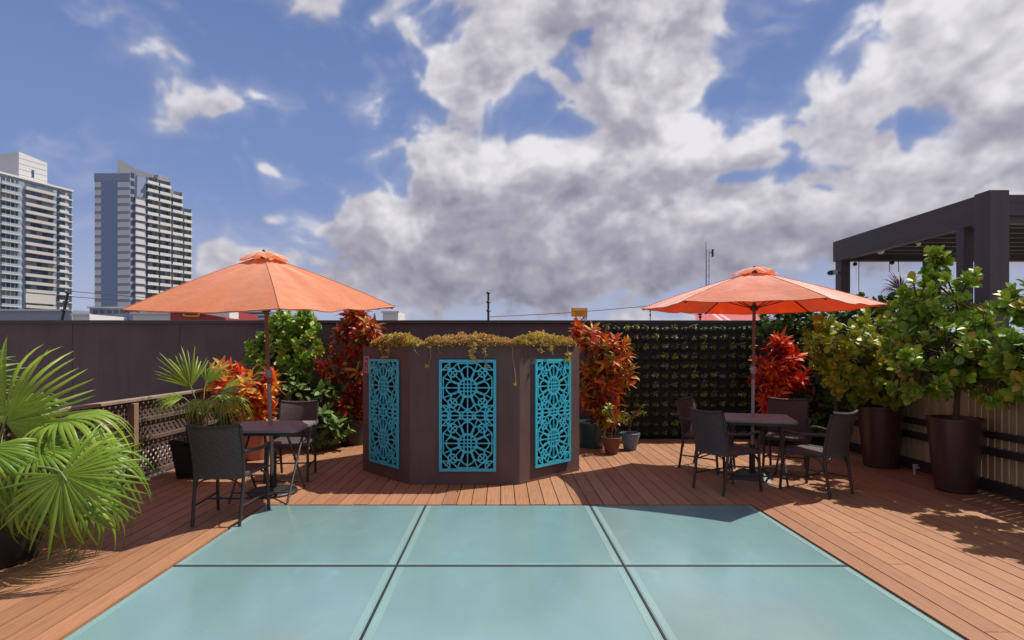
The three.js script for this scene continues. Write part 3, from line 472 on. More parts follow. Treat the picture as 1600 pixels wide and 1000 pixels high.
makeTable('grey purple square table ringed by four wicker chairs', [TR[0], 0.001, TR[1]], -0.28);

function makeUmbrella(label, x, z, rim, topY, R, rot, tiltX, tiltZ, mat, poleMats) {
  const u = thing('umbrella', label, 'umbrella', [x, 0.03, z], 0, 'orange patio umbrellas'); u.rotation.set(tiltX, 0, tiltZ);
  const N = 6, hub = 0.11, dy = topY - rim, vert = (k, t) => { const a = rot + k * 2 * Math.PI / N, r = lerp(hub, R, t); return V(r * Math.sin(a), rim + dy * (1 - t) * (1 + 0.14 * t) , r * Math.cos(a)); };
  for (let k = 0; k < N; k++) {
    const n = 12, m = 12, P = [], U = [], I = [];
    for (let i = 0; i <= n; i++) for (let j = 0; j <= m; j++) {
      const t = i / n, s = j / m, p = vert(k, t).lerp(vert(k + 1, t), s), q = s * (1 - s) * 4; p.y -= 0.035 * q * t * t * (1 - 0.3 * t) + 0.004 * Math.sin(s * 19 + k) * t * q - 0.016 * q * noise.noise(s * 5 + k * 3.7, t * 2.2, x) - 0.009 * q * noise.noise(s * 13 + k * 5.1, t * 5 + s * 4, z); const sc = 1 - 0.035 * q * t; p.x *= sc; p.z *= sc; P.push(p.x, p.y, p.z); U.push((s - 0.5) * R * t + k * 0.37, t * R); }
    for (let i = 0; i < n; i++) for (let j = 0; j < m; j++) { const a = i * (m + 1) + j; I.push(a, a + m + 1, a + 1, a + 1, a + m + 1, a + m + 2); }
    const g = new THREE.BufferGeometry(); g.setAttribute('position', new THREE.Float32BufferAttribute(P, 3)); g.setAttribute('uv', new THREE.Float32BufferAttribute(U, 2)); g.setIndex(I); g.computeVertexNormals();
    const c = part('canopy_panel', g, mat, u); { const li = part('lining', g, M.canopyIn, c, 'unfaded orange underside of the cloth'); li.position.y = -0.009; }
    const hemPts = []; for (let j = 0; j <= m; j++) hemPts.push(V(P[(n * (m + 1) + j) * 3], P[(n * (m + 1) + j) * 3 + 1] - 0.004, P[(n * (m + 1) + j) * 3 + 2])); part('hem', tube(hemPts, 0.008, 14, 5), mat, c);
    const seam = []; for (let i = 0; i <= 8; i++) { const p = vert(k, i / 8); p.y += 0.004; seam.push(p); } part('seam', tube(seam, 0.003, 12, 4), mat, c);
    const ribPts = []; for (let i = 0; i <= 6; i++) { const p = vert(k, i / 6 * 0.985); p.y -= 0.028; ribPts.push(p); } part('rib', tube(ribPts, 0.008, 10, 5), M.metal, u);
    const sp = vert(k, 0.5); part('strut', bar(V(0.035 * Math.sin(rot + k * Math.PI / 3), rim - 0.02, 0.035 * Math.cos(rot + k * Math.PI / 3)), V(sp.x, sp.y - 0.03, sp.z), 0.006, 0.006, 5), M.metal, u);
  }
  { // vent cap
    const P = [], U = [], I = [], n = 4, m = 8; let b = 0; for (let k = 0; k < N; k++) { b = P.length / 3; for (let i = 0; i <= n; i++) for (let j = 0; j <= m; j++) { const t = i / n, s = j / m, a0 = rot + k * Math.PI / 3, a1 = a0 + Math.PI / 3, r = lerp(0.015, 0.265, t), q = s * (1 - s) * 4, wv = 0.022 * q * t * Math.sin(k * 2.1 + s * 5); P.push(r * lerp(Math.sin(a0), Math.sin(a1), s), topY + 0.075 - 0.085 * t * t + wv + 0.02 * q * t, r * lerp(Math.cos(a0), Math.cos(a1), s)); U.push(s * 0.3 + k, t * 0.3); } for (let i = 0; i < n; i++) for (let j = 0; j < m; j++) { const a = b + i * (m + 1) + j; I.push(a, a + m + 1, a + 1, a + 1, a + m + 1, a + m + 2); } }
    const g = new THREE.BufferGeometry(); g.setAttribute('position', new THREE.Float32BufferAttribute(P, 3)); g.setAttribute('uv', new THREE.Float32BufferAttribute(U, 2)); g.setIndex(I); g.computeVertexNormals(); part('vent_cap', g, mat, u);
  }
  part('pole', bar(V(0, 0.05, 0), V(0, 1.15, 0), 0.021, 0.021, 14), poleMats[0], u); part('pole', bar(V(0, 1.15, 0), V(0, topY + 0.05, 0), 0.0195, 0.0195, 14), poleMats[1], u);
  part('hub', lathe([[0.02, 0], [0.05, 0.01], [0.05, 0.05], [0.03, 0.09], [0.02, 0.1]], 16).translate(0, topY - 0.06, 0), M.metal, u);
  part('runner', lathe([[0.022, 0], [0.045, 0.005], [0.045, 0.05], [0.022, 0.07]], 16).translate(0, rim - 0.05, 0), M.metal, u);
  const ck = part('crank', lathe([[0.022, 0], [0.034, 0.005], [0.036, 0.08], [0.022, 0.09]], 16).translate(0, 1.22, 0), poleMats[0], u); part('crank_handle', tube([V(0.02, 1.27, 0), V(-0.06, 1.28, 0.05), V(-0.075, 1.28, 0.065)], 0.008, 6, 6), M.white, ck);
  part('finial', new THREE.SphereGeometry(0.018, 10, 8).translate(0, topY + 0.085, 0), M.metal, u);
  return u;
}
makeUmbrella('faded orange patio umbrella, pale pole, over the table by the palms', -2.46, -6.2, 1.96, 2.46, 1.365, 26.6 * RAD, 4.6 * RAD, 0.4 * RAD, M.canopyA, [M.poleGrey, M.poleWood]);
makeUmbrella('salmon orange patio umbrella with glowing underside over four chairs', 3.02, -6.95, 2.03, 2.42, 1.345, (-24.6 + 30) * RAD, 0.3 * RAD, -0.6 * RAD, M.canopyB, [M.poleGrey, M.poleWood]);
{
  const a = thing('parasol_stand', 'round black umbrella base under the table by the palms', 'umbrella base', [-2.46, 0.001, -6.2]);
  part('plate', lathe([[0.001, 0], [0.25, 0], [0.255, 0.012], [0.24, 0.035], [0.1, 0.055], [0.04, 0.065]], 36), M.black, a); part('tube', lathe([[0.026, 0.055], [0.034, 0.055], [0.034, 0.44], [0.026, 0.44]], 16), M.black, a); part('clamp_knob', bar(V(0.03, 0.38, 0), V(0.075, 0.38, 0), 0.014, 0.014, 8), M.black, a);
  const b = thing('parasol_stand', 'dark square umbrella base among the four wicker chairs', 'umbrella base', [3.02, 0.001, -6.95], -0.5);
  part('plate', new THREE.CylinderGeometry(0.20, 0.33, 0.07, 4).rotateY(Math.PI / 4).translate(0, 0.035, 0), std(0.03, 0.035, 0.034, 0.5), b); part('tube', lathe([[0.026, 0.06], [0.034, 0.06], [0.034, 0.40], [0.026, 0.40]], 16), M.black, b); part('clamp_knob', bar(V(0.03, 0.34, 0), V(0.075, 0.34, 0), 0.014, 0.014, 8), M.black, b);
}

// ================================================================ plants
function pot(name, label, pos, rTop, rBot, h, mat, group, square) {
  const p = thing(name, label, 'pot', pos, square ? 0.1 : 0, group);
  if (square) { const o = new THREE.CylinderGeometry(rTop * 1.414, rBot * 1.414, h, 4, 1, true).rotateY(Math.PI / 4).translate(0, h / 2, 0), i = new THREE.CylinderGeometry(rTop * 1.3, rBot * 1.3, h, 4, 1, true).rotateY(Math.PI / 4).translate(0, h / 2, 0); const k = new THREE.CylinderGeometry(rTop * 1.46, rTop * 1.46, 0.04, 4, 1, true).rotateY(Math.PI / 4).translate(0, h - 0.02, 0), f = new THREE.RingGeometry(rTop * 1.3, rTop * 1.46, 4, 1).rotateX(-Math.PI / 2).rotateY(0).translate(0, h, 0); part('body', [o, i], mat, p); part('rim', [k, f], mat, p); }
  else part('body', lathe([[0.001, 0.004], [rBot * 0.96, 0.0], [rBot, 0.015], [lerp(rBot, rTop, 0.55), h * 0.55], [rTop * 0.985, h - 0.05], [rTop, h - 0.045], [rTop * 1.02, h - 0.01], [rTop * 1.0, h], [rTop * 0.92, h], [rTop * 0.89, h - 0.08]], 36), mat, p);
  part('soil', new THREE.CircleGeometry(rTop * (square ? 1.1 : 0.9), 24).rotateX(-Math.PI / 2).translate(0, h - 0.05, 0), M.soil, p);
  return p;
}
function shrub(o) {
  rnd = rngOf(o.seed);
  const t = thing(o.name, o.label, o.category ?? 'shrub', o.base, 0, o.group), B = V(...o.base), pal = PAL[o.pal], list = [], limbs = [];
  const fork = V(0, o.trunk, 0); const tr = part('trunk', [bar(V(0, o.sink ?? -0.05, 0), fork.clone().add(V(rr(-0.03, 0.03), 0, rr(-0.03, 0.03))), o.tr ?? 0.035, (o.tr ?? 0.035) * 0.75, 9)], M.bark, t);
  const centre = V(0, 0, 0); let nb = 0;
  for (const [x, y, z, rx, ry, rz, n] of o.blobs) {
    const c = V(x, y, z).sub(B); centre.addScaledVector(c, n); nb += n;
    const knee = fork.clone().lerp(c, 0.45).add(V(rr(-0.05, 0.05), 0, rr(-0.05, 0.05))); limbs.push(bar(fork, knee, 0.022, 0.016, 6), bar(knee, c, 0.016, 0.01, 6));
    for (let i = 0; i < n * (o.dense ?? 1); i++) {
      const d = randDir(), k = 0.5 + 0.55 * Math.sqrt(rnd()), p = c.clone().add(V(d.x * rx * k, d.y * ry * k, d.z * rz * k));
      const ax = d.clone().multiplyScalar(0.75).add(V(0, o.rise ?? 0.55, 0)).addScaledVector(randDir(), 0.3).normalize(), st = c.clone().lerp(p, 0.25);
      if (p.y < (o.floor ?? 0.02)) continue;
      limbs.push(bar(st, p, 0.008, 0.004, 4));
      const tipCol = Math.floor(rnd() * pal.cols.length);
      rosette(list, p, ax, Math.round(rr(...(o.per ?? [7, 10]))), o.geos, o.size ?? 1, o.t0 ?? 12, o.t1 ?? 92, (q) => (rnd() < (o.mix ?? 0.5) ? tipCol : Math.floor(rnd() * pal.cols.length)), o.stem ?? 0.05);
    }
  }
  part('branches', limbs, M.bark, tr).userData.kind = 'stuff';
  centre.multiplyScalar(1 / nb);
  const off = B; const cam = camera.position.clone(); list.forEach((l) => l); addFoliageAt(t, list, pal, o.solo ?? 120, centre, cam.sub(off)); return t;
}
function addFoliageAt(t, list, pal, solo, centre, camLocal) {
  const keep = camera.position.clone(); camera.position.copy(camLocal); addFoliage(t, list, pal.cols, pal.mats, pal.batch, Math.min(solo, Math.floor(list.length * 0.8)), centre); camera.position.copy(keep);
}
const PX = (px, d) => (px - 784) / 900 * d, PY = (py, d) => 1.55 + (545 - py) * d / 900;

// pots
pot('tall_pot', 'tall dark brown pot holding the bright green shrub', [4.96, 0.001, -6.3], 0.265, 0.185, 0.80, M.brownPot, 'tall brown pots by the slat fence');
pot('tall_pot', 'tall dark brown pot holding the golden green shrub', [5.0, 0.001, -7.6], 0.27, 0.20, 0.80, M.brownPot, 'tall brown pots by the slat fence');
pot('tall_pot', 'tall dark brown pot of the shrub cut by the picture edge', [4.98, 0.001, -4.75], 0.31, 0.225, 0.80, M.brownPot, 'tall brown pots by the slat fence');
pot('terracotta_pot', 'large terracotta pot with orange croton behind the table', [-3.50, 0.001, -8.15], 0.29, 0.20, 0.56, M.terracotta);
pot('square_pot', 'tapered square black pot holding the small fan palm', [-3.72, 0.001, -7.05], 0.23, 0.17, 0.46, M.blackPot, undefined, true);
pot('palm_pot', 'dark pot of the big fan palm at the picture edge', [-3.66, 0.001, -4.2], 0.30, 0.22, 0.42, M.blackPot);
pot('croton_pot', 'dark pot under the tall red croton by the planter', [-2.42, 0.001, -9.35], 0.25, 0.19, 0.42, M.blackPot);
pot('croton_pot', 'dark teal pot under the mixed croton by the living wall', [1.42, 0.001, -9.1], 0.26, 0.19, 0.40, M.tealPot);
pot('croton_pot', 'dark pot under the scarlet croton behind the chairs', [4.42, 0.001, -9.35], 0.25, 0.19, 0.45, M.blackPot);
pot('small_pot', 'small brown clay pot with a thin seedling', [1.62, 0.001, -8.5], 0.145, 0.09, 0.25, M.terraDark);
pot('small_pot', 'small blue grey glazed pot beside the clay pot', [1.97, 0.001, -8.85], 0.15, 0.095, 0.26, M.bluePot);
pot('shrub_pot', 'black pot under the bushy green shrub by the wall', [-3.42, 0.001, -9.35], 0.26, 0.2, 0.42, M.blackPot);

const CL = { dense: 2.3, geos: clusiaGeos, per: [7, 10], t0: 15, t1: 88, stem: 0.06 };
shrub({ ...CL, name: 'paddle_leaf_shrub', label: 'bright green paddle leaved shrub in the second tall pot', base: [4.96, 0.75, -6.3], seed: 31, dense: 1.9, pal: 'clusia', trunk: 0.34, solo: 290, mix: 0.55, group: 'paddle leaved shrubs',
  blobs: [[PX(1480, 6.25), PY(555, 6.25), -6.25, 0.5, 0.42, 0.48, 44], [PX(1430, 6.15), PY(585, 6.15), -6.1, 0.30, 0.26, 0.32, 17], [PX(1545, 6.2), PY(540, 6.2), -6.25, 0.34, 0.4, 0.36, 22], [PX(1500, 6.35), PY(470, 6.35), -6.4, 0.36, 0.34, 0.36, 24], [PX(1440, 6.5), PY(475, 6.5), -6.55, 0.24, 0.3, 0.28, 12], [PX(1464, 6.6), PY(415, 6.6), -6.6, 0.09, 0.2, 0.1, 7], [PX(1555, 6.0), PY(590, 6.0), -6.0, 0.28, 0.3, 0.28, 14], [PX(1420, 6.8), PY(520, 6.8), -6.8, 0.3, 0.34, 0.3, 16]] });
shrub({ ...CL, name: 'paddle_leaf_shrub', label: 'golden green paddle leaved shrub behind the sunlit wicker seat', base: [5.0, 0.75, -7.6], seed: 47, pal: 'clusiaGold', trunk: 0.3, solo: 280, mix: 0.5, group: 'paddle leaved shrubs',
  blobs: [[PX(1335, 7.6), PY(560, 7.6), -7.6, 0.46, 0.5, 0.45, 46], [PX(1300, 7.4), PY(530, 7.4), -7.45, 0.26, 0.36, 0.3, 16], [PX(1370, 7.6), PY(600, 7.6), -7.5, 0.4, 0.36, 0.4, 28], [PX(1390, 7.9), PY(520, 7.9), -7.9, 0.4, 0.45, 0.4, 26]] });
shrub({ ...CL, name: 'paddle_leaf_shrub', label: 'bright green paddle leaved shrub cut by the picture edge', base: [4.98, 0.75, -4.75], seed: 53, pal: 'clusia', trunk: 0.4, solo: 200, mix: 0.6, size: 1.05, group: 'paddle leaved shrubs',
  blobs: [[5.0, 1.65, -4.8, 0.42, 0.42, 0.4, 40], [PX(1605, 5.4), PY(560, 5.4), -5.35, 0.26, 0.4, 0.28, 20], [PX(1600, 5.6), PY(470, 5.6), -5.6, 0.2, 0.18, 0.2, 9], [4.72, 1.25, -4.9, 0.22, 0.2, 0.2, 8]] });
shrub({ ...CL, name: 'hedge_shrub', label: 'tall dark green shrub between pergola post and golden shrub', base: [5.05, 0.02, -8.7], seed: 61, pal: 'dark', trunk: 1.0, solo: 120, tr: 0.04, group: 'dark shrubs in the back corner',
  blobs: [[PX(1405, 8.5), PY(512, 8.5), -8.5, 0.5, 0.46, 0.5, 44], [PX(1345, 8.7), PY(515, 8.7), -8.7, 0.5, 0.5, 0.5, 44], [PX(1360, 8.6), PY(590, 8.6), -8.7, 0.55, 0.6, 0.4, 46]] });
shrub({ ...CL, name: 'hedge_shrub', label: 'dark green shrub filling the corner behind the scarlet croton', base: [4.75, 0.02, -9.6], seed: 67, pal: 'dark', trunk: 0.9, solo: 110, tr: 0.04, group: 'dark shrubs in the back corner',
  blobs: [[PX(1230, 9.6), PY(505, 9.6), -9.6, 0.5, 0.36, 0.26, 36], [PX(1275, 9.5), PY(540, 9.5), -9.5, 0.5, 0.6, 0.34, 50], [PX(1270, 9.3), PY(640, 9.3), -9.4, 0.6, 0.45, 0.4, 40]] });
shrub({ ...CL, name: 'wall_shrub', label: 'bushy yellow green shrub rising above the wall behind the umbrella pole', base: [-3.42, 0.37, -9.35], seed: 71, pal: 'clusia', trunk: 0.35, solo: 200, size: 0.95,
  blobs: [[PX(440, 9.3), PY(560, 9.3), -9.3, 0.5, 0.42, 0.4, 50], [PX(455, 9.3), PY(505, 9.3), -9.35, 0.42, 0.22, 0.3, 26], [PX(408, 9.3), PY(550, 9.3), -9.3, 0.26, 0.3, 0.3, 16], [PX(478, 9.3), PY(540, 9.3), -9.3, 0.24, 0.3, 0.3, 16], [PX(478, 9.3), PY(495, 9.3), -9.3, 0.12, 0.14, 0.12, 8]] });
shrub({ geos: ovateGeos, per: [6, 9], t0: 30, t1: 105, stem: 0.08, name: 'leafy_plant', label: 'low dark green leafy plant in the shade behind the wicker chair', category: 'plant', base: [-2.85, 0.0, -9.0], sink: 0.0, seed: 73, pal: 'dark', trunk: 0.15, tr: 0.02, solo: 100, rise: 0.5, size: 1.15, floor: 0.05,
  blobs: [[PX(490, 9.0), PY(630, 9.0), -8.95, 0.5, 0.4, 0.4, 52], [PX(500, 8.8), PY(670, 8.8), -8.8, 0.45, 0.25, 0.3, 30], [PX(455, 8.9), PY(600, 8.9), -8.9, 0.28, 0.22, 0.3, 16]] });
const CR = { geos: crotonGeos, per: [10, 15], t0: 18, t1: 95, stem: 0.12, category: 'croton', rise: 0.7, mix: 0.6 };
shrub({ ...CR, name: 'croton', label: 'orange and yellow croton in the terracotta pot', base: [-3.50, 0.5, -8.15], seed: 81, pal: 'cOrange', trunk: 0.16, solo: 200, tr: 0.02, size: 1.05,
  blobs: [[PX(360, 8.15), PY(600, 8.15), -8.15, 0.26, 0.24, 0.26, 16], [PX(405, 8.1), PY(605, 8.1), -8.1, 0.24, 0.24, 0.26, 18], [PX(345, 8.2), PY(585, 8.2), -8.25, 0.14, 0.14, 0.14, 6], [PX(395, 8.0), PY(635, 8.0), -8.0, 0.26, 0.12, 0.2, 10]] });
shrub({ ...CR, name: 'croton', label: 'tall deep red croton overtopping the wall beside the planter', base: [-2.42, 0.37, -9.35], seed: 83, pal: 'cRed', trunk: 0.3, solo: 240, tr: 0.025, size: 1.05,
  blobs: [[PX(562, 9.35), PY(520, 9.35), -9.35, 0.36, 0.34, 0.3, 34], [PX(530, 9.3), PY(575, 9.3), -9.3, 0.3, 0.3, 0.3, 24], [PX(575, 9.35), PY(580, 9.35), -9.35, 0.3, 0.3, 0.3, 22], [PX(545, 9.2), PY(630, 9.2), -9.2, 0.32, 0.26, 0.3, 20], [PX(558, 9.35), PY(492, 9.35), -9.35, 0.2, 0.08, 0.16, 8]] });
shrub({ ...CR, name: 'croton', label: 'mixed red, orange and yellow croton between planter and living wall', base: [1.42, 0.35, -9.1], seed: 85, pal: 'cMix', trunk: 0.3, solo: 240, tr: 0.025, size: 1.05,
  blobs: [[PX(950, 9.0), PY(550, 9.0), -9.0, 0.34, 0.3, 0.3, 28], [PX(915, 9.2), PY(525, 9.2), -9.2, 0.22, 0.24, 0.24, 16], [PX(965, 8.95), PY(590, 8.95), -8.95, 0.3, 0.24, 0.26, 20], [PX(925, 9.0), PY(600, 9.0), -9.05, 0.28, 0.3, 0.26, 22], [PX(945, 8.95), PY(640, 8.95), -8.95, 0.26, 0.2, 0.24, 14]] });
shrub({ ...CR, name: 'croton', label: 'glowing scarlet croton behind the umbrella pole', base: [4.42, 0.4, -9.3], seed: 87, pal: 'cScarlet', trunk: 0.25, solo: 220, tr: 0.025, size: 1.05,
  blobs: [[PX(1215, 9.1), PY(560, 9.1), -9.1, 0.3, 0.3, 0.26, 26], [PX(1205, 9.1), PY(600, 9.1), -9.1, 0.26, 0.26, 0.24, 18], [PX(1235, 9.05), PY(585, 9.05), -9.05, 0.26, 0.24, 0.24, 18], [PX(1222, 9.1), PY(533, 9.1), -9.1, 0.12, 0.14, 0.12, 8], [PX(1210, 9.0), PY(630, 9.0), -9.0, 0.24, 0.14, 0.2, 10]] });
shrub({ geos: smallGeos, per: [5, 8], t0: 30, t1: 100, name: 'seedling', label: 'spindly yellow green seedling in the small clay pot', category: 'plant', base: [1.62, 0.2, -8.5], seed: 91, pal: 'clusiaGold', trunk: 0.2, tr: 0.01, sink: 0, solo: 60, size: 1.1,
  blobs: [[1.6, 0.62, -8.5, 0.14, 0.14, 0.12, 9], [1.74, 0.5, -8.45, 0.1, 0.06, 0.1, 4]] });
shrub({ geos: smallGeos, per: [5, 8], t0: 30, t1: 100, name: 'seedling', label: 'spindly yellow green seedling in the blue grey pot', category: 'plant', base: [1.97, 0.2, -8.85], seed: 93, pal: 'clusiaGold', trunk: 0.16, tr: 0.01, sink: 0, solo: 60, size: 1.0,
  blobs: [[1.9, 0.55, -8.8, 0.14, 0.08, 0.12, 6], [2.1, 0.62, -8.8, 0.1, 0.09, 0.1, 5]] });

// ---------------------------------------------------------------- fan palms: frond (petiole) > leaflets
function leafletGeo(n, step, droop, tipDroop) {   // unit length along +Y, V folded
  const P = [], U = [], I = [], N = 9, split = 0.4;
  for (let i = 0; i <= N; i++) {
    const t = i / N, touch = Math.tan(step / 2) * t * 1.02, w = t < split ? touch : Math.tan(step / 2) * split * 1.02 * Math.pow(Math.max(0, 1 - (t - split) / (1 - split)), 0.75) + 0.002, z = -droop * t * t - tipDroop * Math.pow(Math.max(0, t - split) / (1 - split), 2.2), y = t * (1 - 0.5 * droop * t) - 0.35 * tipDroop * Math.pow(Math.max(0, t - split) / (1 - split), 2.5);
    for (const s of [-1, 0, 1]) { P.push(s * w, y, z + (s ? 0 : 0.55 * w)); U.push(0.5 + s * 0.5, t); }
  }
  for (let i = 0; i < N; i++) for (let s = 0; s < 2; s++) { const a = i * 3 + s; I.push(a, a + 1, a + 3, a + 1, a + 4, a + 3); }
  const g = new THREE.BufferGeometry(); g.setAttribute('position', new THREE.Float32BufferAttribute(P, 3)); g.setAttribute('uv', new THREE.Float32BufferAttribute(U, 2)); g.setIndex(I); g.computeVertexNormals(); return g;
}
const STEP = 7 * RAD, leaflets = [[0.05, 0.05], [0.1, 0.12], [0.08, 0.25], [0.15, 0.38]].map(([d, t]) => leafletGeo(0, STEP, d, t)), leafletsHang = [[0.12, 0.4], [0.18, 0.55], [0.15, 0.7], [0.2, 0.5]].map(([d, t]) => leafletGeo(0, STEP, d, t));
function fanFrond(palm, origin, base, hub, axis, normal, R, span, colour, hang, cup) {
  const f = new THREE.Matrix4(), y = axis.clone().normalize(), z = normal.clone().addScaledVector(y, -normal.dot(y)).normalize(), x = y.clone().cross(z); f.makeBasis(x, y, z).setPosition(hub.clone().sub(origin));
  const inv = f.clone().invert(), b = base.clone().sub(origin).applyMatrix4(inv), mid = b.clone().multiplyScalar(0.45).add(V(0, 0, 0.06 * b.length()));
  const o = part('frond', tube([b, mid, V(0, -0.02, 0), V(0, 0.05, 0)], 0.008, 14, 5), M.greenStem, palm); f.decompose(o.position, o.quaternion, o.scale);
  const n = Math.round(span / 7);
  for (let i = 0; i < n; i++) {
    const a = (i - (n - 1) / 2) * STEP, q = Math.abs(i - (n - 1) / 2) / (n / 2), L = R * (1 - 0.28 * q * q) * rr(0.93, 1.05);
    const l = part('leaflet', pick(hang ? leafletsHang : leaflets), PAL.palm.mats[rnd() < 0.7 ? colour : Math.floor(rnd() * 4)], o);
    l.rotation.order = 'ZXY'; l.rotation.z = a; l.rotation.x = rr(-0.05, 0.05) + cup * (1 - q); l.rotation.y = rr(-0.15, 0.15); l.scale.set(L, L, L);
  }
  return o;
}
{
  rnd = rngOf(101);
  const O = V(-3.68, 0.36, -4.22), p = thing('fan_palm', 'large fan palm with wide pleated fronds at the picture edge', 'palm', O.toArray());
  part('trunk', [bar(V(0, 0, 0), V(-0.02, 0.32, -0.02), 0.075, 0.06, 10), bar(V(-0.02, 0.3, -0.02), V(-0.02, 0.46, -0.02), 0.065, 0.035, 10)], M.bark, p);
  const B = V(-3.70, 0.75, -4.24), P3 = (x, y, d) => V(PX(x, d), PY(y, d), -d);
  const add = (h, ax, nm, R, sp, c, hang, cup = 0) => fanFrond(p, O, B, h, ax, nm, R, sp, c, hang, cup);
  add(P3(8, 660, 4.1), V(0.42, 1, 0.05), V(0.25, 0.15, 1), 0.66, 250, 2, false, 0.05);
  add(P3(98, 742, 3.75), V(0.62, -0.75, 0.15), V(0.1, 0.45, 1), 0.56, 265, 0, false, -0.02);
  add(P3(95, 655, 4.25), V(1, 0.12, 0.12), V(-0.1, 1, 0.22), 0.62, 200, 0, true);
  add(P3(135, 690, 4.55), V(1, -0.35, -0.1), V(0.3, 0.75, 0.5), 0.52, 210, 1, true);
  add(P3(-20, 700, 3.8), V(0.25, -0.7, 0.5), V(0.2, 0.6, 0.8), 0.5, 220, 1, true);
  add(P3(125, 770, 4.3), V(0.9, -0.55, -0.2), V(0.2, 0.8, 0.3), 0.55, 220, 3, true);
  add(P3(-70, 610, 4.6), V(-0.5, 0.8, -0.3), V(0.4, 0.3, 1), 0.6, 250, 1, false);
  add(P3(-60, 740, 4.0), V(-0.7, -0.4, 0.5), V(-0.2, 0.8, 0.4), 0.55, 230, 1, true);
  add(P3(20, 640, 5.0), V(0.1, 0.6, -1), V(0, 1, 0.6), 0.55, 230, 3, true);
  add(P3(60, 700, 4.0), V(0.55, -0.3, 0.6), V(0, 0.9, 0.5), 0.5, 230, 1, true);
  add(P3(120, 715, 4.1), V(1, -0.2, 0.25), V(0.1, 0.9, 0.45), 0.6, 210, 3, true);
  add(P3(30, 760, 3.9), V(0.1, -0.9, 0.25), V(0.1, 0.3, 1), 0.5, 200, 3, true);
  add(P3(70, 690, 4.9), V(0.7, 0.2, -0.9), V(0.1, 1, 0.2), 0.5, 220, 3, true);
}
{
  rnd = rngOf(107);
  const O = V(-3.70, 0.40, -7.05), p = thing('fan_palm', 'small fan palm with narrow drooping leaflets in the square pot', 'palm', O.toArray());
  part('trunk', [bar(V(0, 0, 0), V(0.05, 0.34, 0.0), 0.055, 0.04, 9)], M.bark, p);
  const B = V(-3.66, 0.7, -7.05), P3 = (x, y, d) => V(PX(x, d), PY(y, d), -d), add = (h, ax, nm, R, sp, c, hang) => fanFrond(p, O, B, h, ax, nm, R, sp, c, hang, 0);
  add(P3(298, 605, 7.0), V(-0.35, 1, 0.1), V(0.5, 0.3, 0.9), 0.56, 110, 2, false);
  add(P3(285, 622, 6.95), V(-1, 0.1, 0.2), V(0, 1, 0.35), 0.46, 150, 2, true);
  add(P3(345, 612, 7.0), V(0.9, 0.35, 0.2), V(-0.3, 0.8, 0.6), 0.46, 130, 0, false);
  add(P3(350, 625, 6.9), V(0.8, -0.35, 0.4), V(0.1, 0.8, 0.6), 0.42, 170, 0, true);
  add(P3(318, 625, 6.8), V(0.0, -0.45, 0.8), V(0, 0.8, 0.7), 0.36, 220, 0, true);
  add(P3(322, 600, 7.15), V(0.25, 0.9, -0.5), V(0, 0.5, 1), 0.46, 100, 1, false);
  add(P3(300, 630, 7.2), V(-0.6, -0.1, -0.6), V(0, 1, 0.2), 0.36, 200, 3, true);
  add(P3(340, 620, 7.3), V(0.5, 0.1, -0.8), V(0, 1, 0.2), 0.36, 200, 3, true);
}
{ // burgundy palm top beyond the hedge
  rnd = rngOf(109);
  const O = V(PX(1405, 9.2), 0.0, -9.2), p = thing('red_palm', 'dark burgundy palm showing its fan above the hedge', 'palm', O.toArray()), P3 = (x, y, d) => V(PX(x, d), PY(y, d), -d);
  part('trunk', bar(V(0, -0.04, 0), V(0, 2.1, 0), 0.05, 0.035, 8), M.bark, p);
  const mats = PAL.palm.mats; PAL.palm.mats = [[0.10, 0.02, 0.025], [0.16, 0.025, 0.03], [0.05, 0.02, 0.02], [0.08, 0.03, 0.03]].map((c) => leafMat(...c, 0.45, 0.15, T.frondVein));
  const B = V(O.x, 2.1, -9.2); fanFrond(p, O, B, P3(1405, 452, 9.2), V(-0.1, 1, 0), V(0.2, 0.3, 1), 0.34, 150, 0, false, 0); fanFrond(p, O, B, P3(1400, 455, 9.1), V(-0.5, 0.2, 0.4), V(0.2, 1, 0.3), 0.3, 180, 1, true, 0); fanFrond(p, O, B, P3(1415, 455, 9.2), V(0.7, 0.4, 0.1), V(0.0, 1, 0.3), 0.3, 180, 1, true, 0);
  PAL.palm.mats = mats;
}

